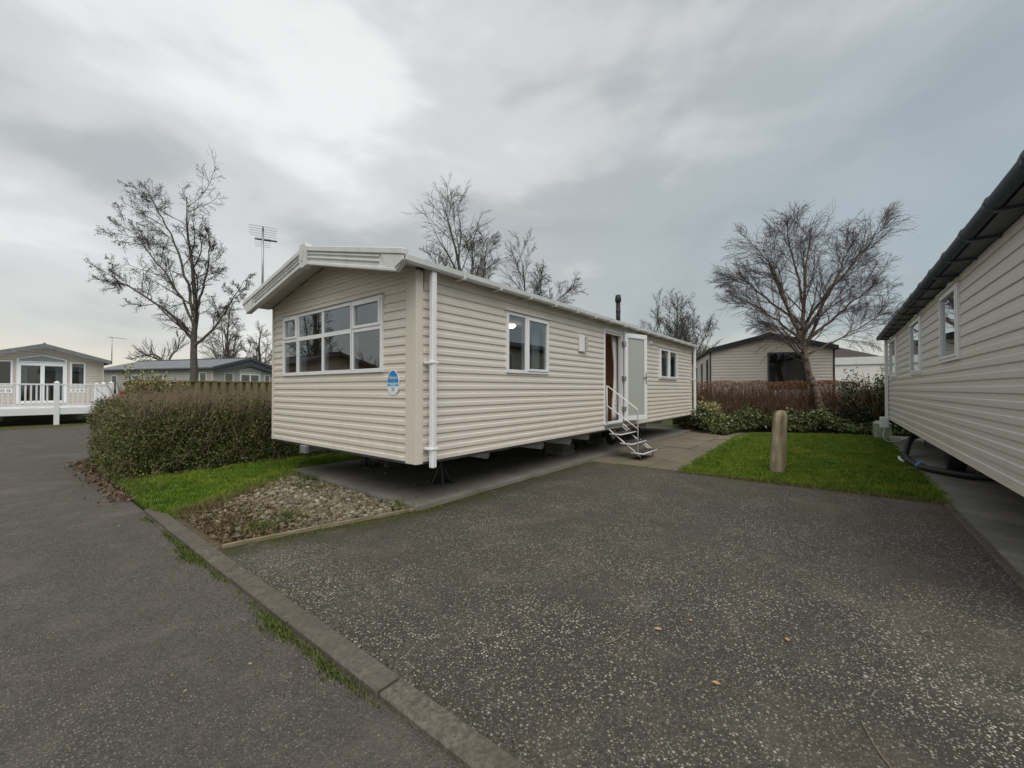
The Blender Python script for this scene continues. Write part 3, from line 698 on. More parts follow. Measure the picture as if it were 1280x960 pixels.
def curtain(name, wall, s0, s1, z0, z1, d, mat, label, waves=7, amp=.022, base=(MX, MY, 0), gather=0):
    V, F = [], []; n = waves*8; rows = 10
    for j in range(rows+1):
        z = z0+(z1-z0)*j/rows; g = 1-gather*math.sin(math.pi*min(1, (1-j/rows)/.9))**2
        for i in range(n+1):
            t = i/n; a = amp*math.sin(t*waves*2*math.pi+.4*math.sin(j*.9)); V.append(wall.p(s1-(s1-s0)*(1-t)*g if gather else s0+(s1-s0)*t, z, d+a))
    for j in range(rows):
        for i in range(n): k = j*(n+1)+i; F.append((k, k+1, k+n+2, k+n+1))
    mb = MB(); mb.v = V; mb.f = F; o = mb.build(name, mat, None, True)
    sm = o.modifiers.new('thickness', 'SOLIDIFY'); sm.thickness = .004
    off = Vector(wall.p(s0, z0, d)); o.data.transform(__import__('mathutils').Matrix.Translation(-off)); o.location = Vector(base)+off
    return tag(o, label, 'curtain')
curtain('curtain', WS, 5.36, 5.74, .70, 2.54, -.15, 'curtain_spots', 'white curtain with dark spots hanging inside the open doorway', 6, .028, gather=.35)
curtain('curtain', WF, 2.86, 3.24, 1.3, 2.55, -.16, 'curtain_teal', 'pale teal curtain at left end of the front window', 6)
curtain('curtain', WS, 2.42, 2.64, 1.3, 2.52, -.16, 'curtain_teal', 'pale curtain at right edge of the lounge side window', 4)
curtain('curtain', WS, 7.92, 8.62, 1.6, 2.48, -.12, 'net_blind', 'net curtain behind the left of the two bedroom panes', 6, .012)
curtain('curtain', WS, 8.68, 9.38, 1.6, 2.48, -.12, 'net_blind', 'net curtain behind the right of the two bedroom panes', 6, .012)
# jacks and block piles under the caravan
def jack(loc, label):
    j = empty('screw_jack', loc, random.uniform(0, 6), label, 'jack', 'jacks under the cream caravan')
    mb = MB(); mb.tube([(0, 0, .0), (0, 0, .40)], .016, 10); mb.build('screw', 'chassis_steel', j, True)
    for k in range(4):
        a = k*math.pi/2; mb = MB(); mb.tube([(math.cos(a)*.13, math.sin(a)*.13, .012), (math.cos(a)*.02, math.sin(a)*.02, .25)], .010, 6); mb.build('leg', 'chassis_steel', j)
    mb = MB(); mb.box(-.14, .14, -.14, .14, .0, .014); mb.build('base_plate', 'chassis_steel', j, bevel=.003)
    mb = MB(); mb.box(-.06, .06, -.06, .06, .36, .375); mb.build('head', 'galv_steel', j)
jack((3.98, 4.40, .05), 'nearer black screw jack under the cream caravan corner')
jack((4.0, 6.30, .05), 'farther black screw jack under the cream caravan front')
jack((11.4, 4.40, .05), 'black screw jack under the far end of cream caravan')
def blocks(loc, label):
    b = empty('block_pile', loc, 0, label, 'blocks', 'block piles under the cream caravan')
    for k, (dx, dy, dz) in enumerate(((0, 0, 0), (.0, .23, 0), (0, 0, .105), (.0, .23, .105), (0, .1, .21), (0, .31, .21))):
        mb = MB(); mb.box(-.22, .22, -.105, .105, 0, .1); q = mb.build('concrete_block', 'block', b, bevel=.006)
        q.location = (dx+random.uniform(-.012, .012), dy+random.uniform(-.004, .004), dz); q.rotation_euler = (0, 0, random.uniform(-.04, .04))
blocks((7.28, 4.36, .05), 'grey concrete block pile under the cream caravan before the steps')
blocks((9.1, 4.36, .05), 'grey concrete block pile behind the white entrance steps')

# entrance steps
stp = empty('entrance_steps', (8.04, 3.60, .015), 0, 'white tubular metal entrance steps with handrail at the open door', 'steps')
rw = .012
for sx in (-.34, .34):
    mb = MB(); mb.tube([(sx, -.02, .55), (sx, -.66, .075)], rw, 8); mb.build('stringer', 'white_paint_metal', stp, True)
    mb = MB(); mb.tube([(sx, -.66, 0), (sx, -.66, .10)], .010, 8); mb.build('foot', 'chassis_steel', stp, True)
for k, (y, z) in enumerate(((-.16, .47), (-.38, .30), (-.60, .135))):
    mb = MB(); mb.box(-.36, .36, y-.13, y+.11, z-.012, z+.012); t_ = mb.build('tread', 'tread_dark', stp, bevel=.004)
    q = MB(); q.tube([(-.38, y+.11, z), (-.38, y-.13, z-.006), (.38, y-.13, z-.006), (.38, y+.11, z)], .013, 8); q.build('tread_rim', 'white_paint_metal', t_, True)
mb = MB(); mb.tube([(-.36, -.62, .08), (-.36, -.62, .94), (-.36, -.60, .985), (-.36, -.56, 1.01), (-.36, .0, 1.42)], rw, 8); mb.build('handrail', 'white_paint_metal', stp, True)
mb = MB(); mb.tube([(-.36, -.62, .60), (-.36, .0, 1.02)], rw, 8); mb.build('mid_rail', 'white_paint_metal', stp, True)
mb = MB(); mb.tube([(-.36, .015, .55), (-.36, .015, 1.43)], rw, 8); mb.build('wall_post', 'white_paint_metal', stp, True)
mb = MB(); mb.tube([(.34, -.02, .62), (.34, -.16, .50)], rw, 8); mb.build('brace', 'white_paint_metal', stp, True)
mb = MB(); mb.tube([(.38, -.38, .31), (.36, -.62, .15)], rw, 8); mb.build('brace', 'white_paint_metal', stp, True)

# TV aerial on the cream caravan
def aerial(name, loc, h, label, elems, boom_dir, mat='galv_steel', wide=.2, r=.016, horizontal=False):
    a = empty(name, loc, 0, label, 'aerial')
    mb = MB(); mb.tube([(0, 0, 0), (0, 0, h)], r, 10); mb.build('mast', mat, a, True)
    b = Vector(boom_dir); e_ = Vector((0, 0, 1)) if False else Vector((-b.y, b.x, 0)).normalized()
    p0 = Vector((0, 0, h-.03))-b*.18
    mb = MB(); mb.tube([p0, p0+b], .009, 6); bo = mb.build('boom', 'black_paint', a, True)
    for k in range(elems):
        t = k/(elems-1); c = p0+b*t; w_ = wide*(1 if t < .55 else .62)
        q = MB(); q.tube([c-e_*w_, c+e_*w_], .0035, 5); q.build('element', 'galv_steel', bo)
    return a, p0, b, e_
a, p0, b, e_ = aerial('tv_aerial', (2.80, 7.47, 2.74), 1.30, 'tall white tv aerial on the eave of the cream caravan', 10, (.385, 1.03, .0), wide=.20)
mb = MB(); c = Vector((.02, -.02, 1.12)); mb.quadbox([c-e_*.17+Vector((0, 0, -.006)), c+e_*.14+Vector((0, 0, -.012)), c+e_*.14+Vector((.02, .02, -.012)), c-e_*.17+Vector((.02, .02, -.006)), c-e_*.17+Vector((0, 0, .014)), c+e_*.14+Vector((0, 0, .004)), c+e_*.14+Vector((.02, .02, .004)), c-e_*.17+Vector((.02, .02, .014))]); mb.build('reflector', 'black_paint', a)
mb = MB(); mb.box(-.03, .03, -.12, .0, -.02, .10); mb.build('bracket', 'galv_steel', a)

# ================================================================== NEIGHBOURING CARAVAN ON THE RIGHT
RX, RY, RL, RW = 3.6, -1.13, 11.4, 3.7
rc = empty('static_caravan', (RX, RY, 0), 0, 'grey beige static caravan with dark roof edge cut by the right frame', 'caravan')
VS = Wall((0, 0, 0), (1, 0, 0), (0, 1, 0)); VB = Wall((0, -RW, 0), (1, 0, 0), (0, -1, 0))
VE = Wall((RL, -RW, 0), (0, 1, 0), (1, 0, 0)); VF = Wall((0, -RW, 0), (0, 1, 0), (-1, 0, 0))
rwin = [(3.25, 4.26, 1.72, 2.605), (5.92, 7.09, 1.63, 2.60), (9.45, 10.75, 1.64, 2.62)]
siding(rc, VS, RL, .59, 2.70, .1255, [shr(o) for o in rwin], 'siding_grey')
for w_ in (VE, VF): siding(rc, w_, RW, .59, 2.70, .1255, [], 'siding_grey', joined=True)
siding(rc, VB, RL, .59, 2.70, .1255, [], 'siding_grey', joined=True)
lining(rc, VS, RL, .59, 2.70, rwin, 'interior_wall')
for w_, l in ((VB, RL), (VE, RW), (VF, RW)): lining(rc, w_, l, .59, 2.70, [], 'interior_wall')
mb = MB(); mb.box(0, RL, -RW, 0, .55, .60); mb.build('floor', 'chassis_steel', rc)
mb = MB(); mb.box(.06, RL-.06, -RW+.06, -.06, 2.62, 2.66); mb.build('inner_ceiling', 'interior_ceiling', rc)
for i, (s0, s1, z0, z1) in enumerate(rwin):
    window(rc, VS, s0, s1, z0, z1, [(s0+.05, s1-.05, z0+.05, z1-.05)], .05, sashes=(0,), name='window', gl='glass')
    if i < 2: q = MB(); VS.box(q, s0+.3, s0+.42, z1+.03, z1+.06, .01, .05); q.build('trickle_vent', 'upvc_white', rc, bevel=.005)
for sgn in (0, 1):
    y0, y1 = (.17, -RW/2) if sgn == 0 else (-RW/2, -RW-.17); z0, z1 = (2.775, 3.27) if sgn == 0 else (3.27, 2.775)
    mb = MB(); mb.quadbox([(-.1, y0, z0-.04), (RL+.12, y0, z0-.04), (RL+.12, y1, z1-.04), (-.1, y1, z1-.04), (-.1, y0, z0), (RL+.12, y0, z0), (RL+.12, y1, z1), (-.1, y1, z1)])
    r_ = mb.build('roof', 'roof_dark', rc)
for x in (0, RL):
    mb = MB(); mb.v = [(x, 0, 2.69), (x, -RW, 2.69), (x, -RW/2, 3.2), (x-.04, 0, 2.69), (x-.04, -RW, 2.69), (x-.04, -RW/2, 3.2)]; mb.f = [(0, 1, 2), (3, 5, 4), (0, 2, 5, 3), (1, 4, 5, 2), (0, 3, 4, 1)]; mb.build('gable', 'siding_grey', rc)
mb = MB(); mb.box(-.1, RL+.1, .01, .155, 2.702, 2.716); mb.build('soffit', 'slate_trim', rc)
mb = MB(); mb.tube([(-.15, .20, 2.755), (RL+.14, .20, 2.755)], .052, 10); rg = mb.build('gutter', 'slate_trim', rc, True)
x = .2
while x < RL:
    q = MB(); q.box(x-.022, x+.022, .005, .20, 2.680, 2.699); q.tube([(x-.022, .20, 2.755), (x+.022, .20, 2.755)], .062, 10); q.build('gutter_bracket', 'slate_trim', rg); x += .78
mb = MB(); mb.box(RL-.05, RL+.02, .02, .09, .62, 2.70); mb.build('downpipe', 'upvc_white', rc, bevel=.008)
mb = MB(); mb.box(RL-.12, RL+.10, .02, .20, .33, .62); mb.build('drain_box', 'upvc_white', rc, bevel=.015)
mb = MB(); mb.box(0, RL-.08, -.002, .022, .565, .588); mb.build('base_trim', 'trim_cream', rc)
mb = MB(); mb.box(.05, RL-.05, -.6, -.52, .42, .55); mb.build('chassis_beam', 'chassis_steel', rc)
mb = MB(); mb.box(.05, RL-.05, -3.1, -3.02, .42, .55); mb.build('chassis_beam', 'chassis_steel', rc)
for x in (1.4, 3.2, 5.4, 7.6, 9.9):
    mb = MB(); mb.tube([(x, -.5, .03), (x, -.5, .45)], .02, 8); mb.tube([(x-.12, -.5, .03), (x, -.5, .3)], .01, 6); mb.tube([(x+.12, -.5, .03), (x, -.5, .3)], .01, 6); mb.build('jack_leg', 'chassis_steel', rc)
for y in (-.4, -3.2):
    mb = MB(); mb.tube([(6.2, y-.09, .31), (6.2, y+.09, .31)], .28, 22); mb.build('wheel', 'rubber_black', rc, True)
def smooth_path(pts, n=8):
    P = [Vector(p) for p in pts]; P = [P[0]*2-P[1]]+P+[P[-1]*2-P[-2]]; out = []
    for i in range(1, len(P)-2):
        for k in range(n):
            t = k/n; out.append(.5*((2*P[i])+(-P[i-1]+P[i+1])*t+(2*P[i-1]-5*P[i]+4*P[i+1]-P[i+2])*t*t+(-P[i-1]+3*P[i]-3*P[i+1]+P[i+2])*t**3))
    return out+[P[-2]]
hs = empty('drain_hose', (10.6, -1.1, 0), 0, 'black flexible drain hose curling out from under the right caravan', 'hose')
pts_ = smooth_path([(1.9, -.5, .42), (1.3, -.15, .36), (.6, .02, .12), (.2, .06, .075), (-.5, .05, .075), (-1.1, -.06, .075), (-1.6, -.45, .09), (-1.9, -.9, .16)], 14)
mb = MB(); mb.tube(pts_, [.05+.006*(i % 2) for i in range(len(pts_))], 10); mb.build('pipe', 'rubber_black', hs, True)
mb = MB(); mb.tube([(-.95, -.02, .078), (-.87, 0, .078)], .066, 10); mb.build('clip', 'blue_plastic', hs)
mb = MB(); mb.tube([(.42, .14, .05), (.12, .16, .05), (-.2, .14, .055)], .02, 8); mb.build('end_fitting', 'upvc_white', hs)
hs2 = empty('water_hose', (12.6, -1.1, 0), 0, 'thin grey water hose looped below the white drain box', 'hose')
pts_ = smooth_path([(1.6, .12, .36), (1.5, .16, .18), (1.0, .12, .10), (.4, 0, .16), (.2, -.2, .3), (.1, -.4, .46)], 8)
mb = MB(); mb.tube(pts_, .014, 8); mb.build('pipe', 'galv_steel', hs2, True)
gbx = empty('utility_box', (15.45, -1.0, 0), .1, 'pale green plastic utility box at the end of the lawn', 'box')
mb = MB(); mb.box(-.17, .17, -.17, .17, -.02, .40); mb.build('body', 'plastic_green', gbx, bevel=.02)
mb = MB(); mb.quadbox([(-.19, -.19, .402), (.19, -.19, .402), (.19, .19, .402), (-.19, .19, .402), (-.12, -.12, .48), (.12, -.12, .48), (.12, .12, .48), (-.12, .12, .48)]); mb.build('lid', 'plastic_green', gbx, bevel=.01)

# ================================================================== CARAVANS FARTHER OFF
def far_caravan(o, Lh, W, z0, eave, ridge, smat, rmat, trim, ov=.15, fo=.25, fwin=(), lwin=(), side='left', h=.12, nofront=False):
    F_ = Wall((0, 0, 0), (0, 1, 0), (-1, 0, 0)); Sr = Wall((0, 0, 0), (1, 0, 0), (0, -1, 0)); Sl = Wall((0, W, 0), (1, 0, 0), (0, 1, 0)); En = Wall((Lh, 0, 0), (0, 1, 0), (1, 0, 0))
    slp = (ridge-eave)/(W/2+ov); we = eave+slp*ov-.05; wr = ridge-.05
    fo_ = [shr((a[0], a[1], a[2], a[3])) for a in fwin]; lo_ = [shr((a[0], a[1], a[2], a[3])) for a in lwin]
    siding(o, F_, W, z0, wr, h, fo_, smat, gable_ends(W, we, wr), joined=True)
    siding(o, Sl, Lh, z0, we, h, lo_ if side == 'left' else [], smat, joined=True); siding(o, Sr, Lh, z0, we, h, lo_ if side == 'right' else [], smat, joined=True)
    siding(o, En, W, z0, wr, h, [], smat, gable_ends(W, we, wr), joined=True)
    lining(o, F_, W, z0, we, [(a[0], a[1], a[2], min(a[3], we-.001)) for a in fwin], 'interior_wall')
    for w_, s_ in ((Sl, 'left'), (Sr, 'right')): lining(o, w_, Lh, z0, we, [a[:4] for a in lwin] if s_ == side else [], 'interior_wall')
    mb = MB(); mb.box(.1, Lh-.02, .08, W-.08, z0, z0+.08); mb.build('floor', 'carpet', o)
    mb = MB(); mb.box(1.8, 1.84, .08, W-.08, z0+.08, we); mb.build('partition', 'interior_wall', o)
    for w_, wl in ((F_, fwin), (Sl if side == 'left' else Sr, lwin)):
        for a in wl:
            s0, s1, a0, a1 = a[:4]; f = a[6] if len(a) > 6 else .06; n = a[4] if len(a) > 4 else 1; mt = a[5] if len(a) > 5 else 'upvc_white'
            ws = (s1-s0-f)/n; ps = [(s0+f+i*ws, s0+(i+1)*ws, a0+f, a1-f) for i in range(n)]
            window(o, w_, s0, s1, a0, a1, ps, f, mat=mt, gl='glass_dark', bars=[(s0+i*ws, s0+i*ws+f, a0+f, a1-f) for i in range(1, n)], sill=False)
    for sgn in (0, 1):
        y0, y1 = (-ov, W/2) if sgn == 0 else (W/2, W+ov); a0, a1 = (eave, ridge) if sgn == 0 else (ridge, eave)
        mb = MB(); mb.quadbox([(-fo, y0, a0-.05), (Lh+.1, y0, a0-.05), (Lh+.1, y1, a1-.05), (-fo, y1, a1-.05), (-fo, y0, a0), (Lh+.1, y0, a0), (Lh+.1, y1, a1), (-fo, y1, a1)])
        r_ = mb.build('roof', rmat, o)
        mb = MB(); mb.prism([(y0, a0+.03), (y1, a1+.03), (y1, a1-.15), (y0, a0-.15)], lambda a, b, d: (-d, a, b), fo-.0, fo+.04); mb.build('bargeboard', trim, o)
        ye = y0 if sgn == 0 else y1; mb = MB(); mb.box(-fo+.02, Lh+.1, ye-.04, ye+.04, eave-.12, eave-.055); mb.build('gutter', trim, r_)
    mb = MB(); mb.tube([(-fo-.05, W/2, ridge+.02), (Lh, W/2, ridge+.02)], .05, 6); mb.build('ridge_cap', trim, o)
    for y in (-.02, W-.03): mb = MB(); mb.box(-.03, .03, y, y+.05, z0, we); mb.build('corner_trim', 'trim_cream' if trim != 'roof_dark' else trim, o)
    for y in (.7, W-.7): mb = MB(); mb.box(.1, Lh-.1, y-.04, y+.04, z0-.14, z0-.01); mb.build('chassis_beam', 'chassis_steel', o)
    for x in (.6, Lh*.5, Lh-.6):
        for y in (.7, W-.7): mb = MB(); mb.box(x-.2, x+.2, y-.1, y+.1, -.07, z0-.14); mb.build('support_pier', 'block', o)
lc = empty('static_caravan', (3.45, 28.0, 0), R(90), 'beige caravan with grey roof behind a white veranda at far left', 'caravan')
far_caravan(lc, 10, 3.85, .66, 2.70, 3.36, 'siding_far', 'roof_tile_grey', 'roof_tile_grey', .22, .45,
            fwin=[(1.20, 2.70, .72, 2.54, 2, 'upvc_white', .13), (.60, 1.10, 1.48, 2.62), (2.80, 3.35, 1.48, 2.62), (.60, 1.10, 1.2, 1.40, 3), (2.80, 3.35, 1.2, 1.40, 3)])
WL = Wall((0, 0, 0), (0, 1, 0), (-1, 0, 0))
q = MB(); q.prism([(1.2, 2.56), (2.7, 2.56), (2.7, 2.72), (1.95, 2.92), (1.2, 2.72)], WL.p, .01, .04); tw = q.build('fanlight', 'upvc_white', lc)
q = MB(); q.prism([(1.27, 2.60), (2.63, 2.60), (2.63, 2.69), (1.95, 2.87), (1.27, 2.69)], WL.p, .04, .046); q.build('pane', 'glass_dark', tw)
for s0, s1 in ((1.31, 1.55), (2.4, 2.6), (.66, .80)):
    q = MB()
    for i in range(4): WL.box(q, s0+(s1-s0)*i/4, s0+(s1-s0)*(i+1)/4-.004, 1.0 if s0 > 1 else 1.5, 2.5, -.18-.03*(i % 2), -.16-.03*(i % 2))
    q.build('curtain_panel', 'curtain_teal', lc)
# veranda
ve = empty('veranda', (0, 24.0, 0), 0, 'white plastic veranda with balusters in front of the far left caravan', 'veranda')
DZ, DT = .62, 1.58
mb = MB(); mb.box(-5, 3.2, .0, 3.9, DZ-.06, DZ-.002); mb.build('deck', 'upvc_white', ve)
mb = MB(); mb.box(-5, 3.24, -.045, -.004, DZ-.24, DZ+.01); mb.build('skirt_board', 'upvc_white', ve)
mb = MB(); mb.box(3.205, 3.24, 0, 3.9, DZ-.24, DZ+.01); mb.build('skirt_board', 'upvc_white', ve)
for zz_, w_ in ((DT-.06, .035), (DZ+.10, .025)):
    mb = MB(); mb.box(-5, 3.2, -.03-w_+.03, .0+w_, zz_, zz_+.06); mb.build('rail', 'upvc_white', ve, bevel=.006)
    mb = MB(); mb.box(3.2-w_, 3.2+w_-.002, .05, 3.8, zz_, zz_+.06); mb.build('rail', 'upvc_white', ve, bevel=.006)
for x, y in ((3.2, 0), (1.66, -.0), (.1, 0), (-1.5, 0), (3.2, 3.8), (3.2, 1.9)):
    mb = MB(); mb.box(x-.075, x+.075, y-.08, y+.07, -.07, DT+.04); p_ = mb.build('post', 'upvc_white', ve, bevel=.006)
    q = MB(); q.quadbox([(x-.085, y-.09, DT+.042), (x+.085, y-.09, DT+.042), (x+.085, y+.08, DT+.042), (x-.085, y+.08, DT+.042), (x-.02, y-.02, DT+.10), (x+.02, y-.02, DT+.10), (x+.02, y+.02, DT+.10), (x-.02, y+.02, DT+.10)]); q.build('post_cap', 'upvc_white', p_)
bal = MB(); bal.box(-.024, .024, -.02, .02, DZ+.16, DT-.06); b0 = bal.build('baluster', 'upvc_white', ve)
x = 3.06; firstb = True
while x > -2.2:
    if min(abs(x-1.66), abs(x-.1), abs(x+1.5)) > .11:
        b_ = b0 if firstb else b0.copy()
        if not firstb: COL.objects.link(b_)
        b_.location = (x, 0, 0); firstb = False
    x -= .137
y = .14
while y < 3.72:
    if abs(y-1.9) > .11: b_ = b0.copy(); COL.objects.link(b_); b_.location = (3.2, y, 0)
    y += .14
aerial('tv_aerial', (3.72, 27.8, 2.60), 1.32, 'thin tv aerial on the roof corner of the far left caravan', 6, (.7, .4, .0), wide=.16, r=.018)
# lodge behind the hedge
lg = empty('lodge', (14.63, 36.3, 0), R(110.2), 'long grey lodge with slate roof and white glazed gable behind fence', 'lodge')
far_caravan(lg, 12.3, 5.2, .6, 2.90, 3.72, 'siding_lodge', 'roof_tile_grey', 'slate_trim', .3, .4,
            fwin=[(1.45, 3.15, .8, 2.55, 2, 'upvc_white', .12), (.55, 1.05, 1.2, 2.5), (3.65, 4.35, 1.2, 2.55)], lwin=[(.55, 1.25, 1.1, 2.55), (5.0, 6.0, 1.5, 2.45), (7.7, 8.5, 1.5, 2.45), (10.2, 10.9, .9, 2.45)], h=.15)
q = MB(); q.prism([(1.4, 2.6), (3.2, 2.6), (3.2, 2.72), (2.3, 2.98), (1.4, 2.72)], WL.p, .01, .05); tw = q.build('fanlight', 'upvc_white', lg)
q = MB(); q.prism([(1.48, 2.64), (3.12, 2.64), (3.12, 2.70), (2.3, 2.92), (1.48, 2.70)], WL.p, .05, .056); q.build('pane', 'glass_dark', tw)
q = MB(); q.prism([(-.2, 2.83), (2.6, 3.64), (5.4, 2.83), (5.4, 2.60), (4.5, 2.72), (2.6, 3.12), (.7, 2.72), (-.2, 2.60)], WL.p, .30, .36); q.build('gable_panel', 'slate_trim', lg)
# caravan behind the right hedge
bc = empty('static_caravan', (19.26, .05, 0), R(19.5), 'pale boarded caravan with black trim behind the brown hedge', 'caravan')
far_caravan(bc, 10, 4.14, .55, 2.95, 3.50, 'siding_pale', 'roof_dark', 'roof_dark', .10, .12,
            fwin=[(.83, 2.14, 1.35, 2.78, 1, 'slate_trim')], lwin=[(.5, 1.0, 1.0, 2.6, 1, 'slate_trim'), (2.2, 3.2, 1.0, 2.6, 1), (4.5, 5.4, 1.2, 2.5, 1), (7, 7.8, 1.2, 2.5, 1)], h=.115)
# white garage and bungalow behind
ga = empty('garage', (29.5, -.5, 0), R(8), 'low white rendered garage behind the dark bush at right', 'garage')
mb = MB(); mb.box(0, 6, -5, 2.2, -.07, 2.72); mb.build('wall', 'render_white', ga)
mb = MB(); mb.box(-.08, 6.1, -5.1, 2.3, 2.722, 3.12); mb.build('fascia', 'fascia_white', ga)
mb = MB(); mb.box(-.05, 6.05, -5.05, 2.25, 3.122, 3.15); mb.build('roof', 'roof_tile_grey', ga)
mb = MB(); mb.tube([(-.03, .9, 2.25), (.03, .9, 2.25)], .13, 12); mb.build('wall_vent', 'black_paint', ga)
bu = empty('bungalow', (38, -2.0, 0), R(8), 'bungalow with dark hipped roof showing above the white garage', 'house')
mb = MB(); mb.box(0, 9, -1.0, 9, -.07, 3.3); mb.build('wall', 'render_white', bu)
mb = MB(); mb.v = [(-.4, -1.4, 3.3), (9.4, -1.4, 3.3), (9.4, 9.4, 3.3), (-.4, 9.4, 3.3), (4.5, 1.9, 4.95), (4.5, 6.0, 4.95)]; mb.f = [(0, 1, 4), (1, 2, 5, 4), (2, 3, 5), (3, 0, 4, 5), (0, 3, 2, 1)]; mb.build('roof', 'roof_brown', bu)
# caravan across the road, mirrored in the front window
oc = empty('static_caravan', (-4.2, 22.0, 0), R(90), 'brown caravan across the road mirrored in the front window', 'caravan')
far_caravan(oc, 9, 4.2, .6, 2.72, 3.40, 'siding_brown', 'roof_brown', 'roof_brown', .2, .3, fwin=[(1.2, 3.0, 1.3, 2.4, 2)])
gb = empty('gas_bottle', (3.95, 26.8, -.07), 0, 'red gas bottle half hidden behind the hedge by white railing', 'gas bottle')
mb = MB(); mb.tube([(0, 0, 0), (0, 0, .04), (0, 0, 1.05), (0, 0, 1.16), (0, 0, 1.22)], [.17, .185, .185, .14, .06], 16); mb.build('cylinder', 'red_paint', gb, True)
mb = MB(); mb.tube([(0, 0, 1.21), (0, 0, 1.34)], .10, 12); mb.build('collar', 'red_paint', gb)

# fence behind the hedge
fe = empty('timber_fence', (2.0, 14.0, 0), 0, 'weathered timber fence with a row of slots behind the hedge', 'fence')
pal = MB(); pal.box(-.065, .065, -.011, .011, -.05, 1.575); p0_ = pal.build('paling', 'timber_fence', fe)
x = .35; fst = True
while x < 7.5:
    b_ = p0_ if fst else p0_.copy()
    if not fst: COL.objects.link(b_)
    b_.location = (x, random.uniform(-.003, .003), random.uniform(-.008, .004)); b_.rotation_euler = (0, random.uniform(-.006, .006), 0); fst = False; x += .209
x = .2
while x < 7.5:
    mb = MB(); mb.box(x, min(x+1.83, 7.6)-.006, -.03, .075, 1.578, 1.612); mb.build('cap_rail', 'timber_fence', fe, bevel=.004)
    mb = MB(); mb.box(x, min(x+1.83, 7.6)-.006, .05, .07, -.02, 1.57); mb.build('backing_board', 'timber_fence', fe)
    mb = MB(); mb.box(x-.05, x+.05, .075, .17, -.07, 1.57); mb.build('post', 'timber_fence', fe); x += 1.83

# leaning timber post on the lawn
po = empty('timber_post', (8.1, .78, 0), 0, 'leaning weathered round timber post standing in the lawn', 'post')
rad_h = [(-.1, .112), (.0, .112), (.05, .104), (.12, .116), (.3, .112), (.55, .108), (.80, .106), (.92, .102), (.98, .085), (1.015, .05), (1.022, .01)]
V, F = [], []; ns = 20
ax = Vector((.618, -.786, 0))*.085+Vector((.786, .618, 0))*.02
for i, (z, r_) in enumerate(rad_h):
    for j in range(ns):
        a = 2*math.pi*j/ns; rr = r_*(1+.035*math.sin(3*a+z*3)+.03*math.sin(7*a+z*5)+random.uniform(-.02, .02)); c = ax*z
        V.append((c.x+rr*math.cos(a), c.y+rr*math.sin(a), z))
for i in range(len(rad_h)-1):
    for j in range(ns): a = i*ns+j; b_ = i*ns+(j+1) % ns; F.append((a, b_, b_+ns, a+ns))
F.append(tuple((len(rad_h)-1)*ns+j for j in range(ns)))
mb = MB(); mb.v = V; mb.f = F; tp = mb.build('shaft', 'timber_post', po, True)
q = MB(); q.prism([(-.012, .30), (.010, .30), (.016, .48), (.0, .56), (-.014, .46)], lambda a, b, d: (ax*b).x-.786*d+.618*a and ((ax*b).x-.786*d+.618*a, (ax*b).y-.618*d-.786*a, b), .09, .117); q.build('split', 'timber_edge', tp)

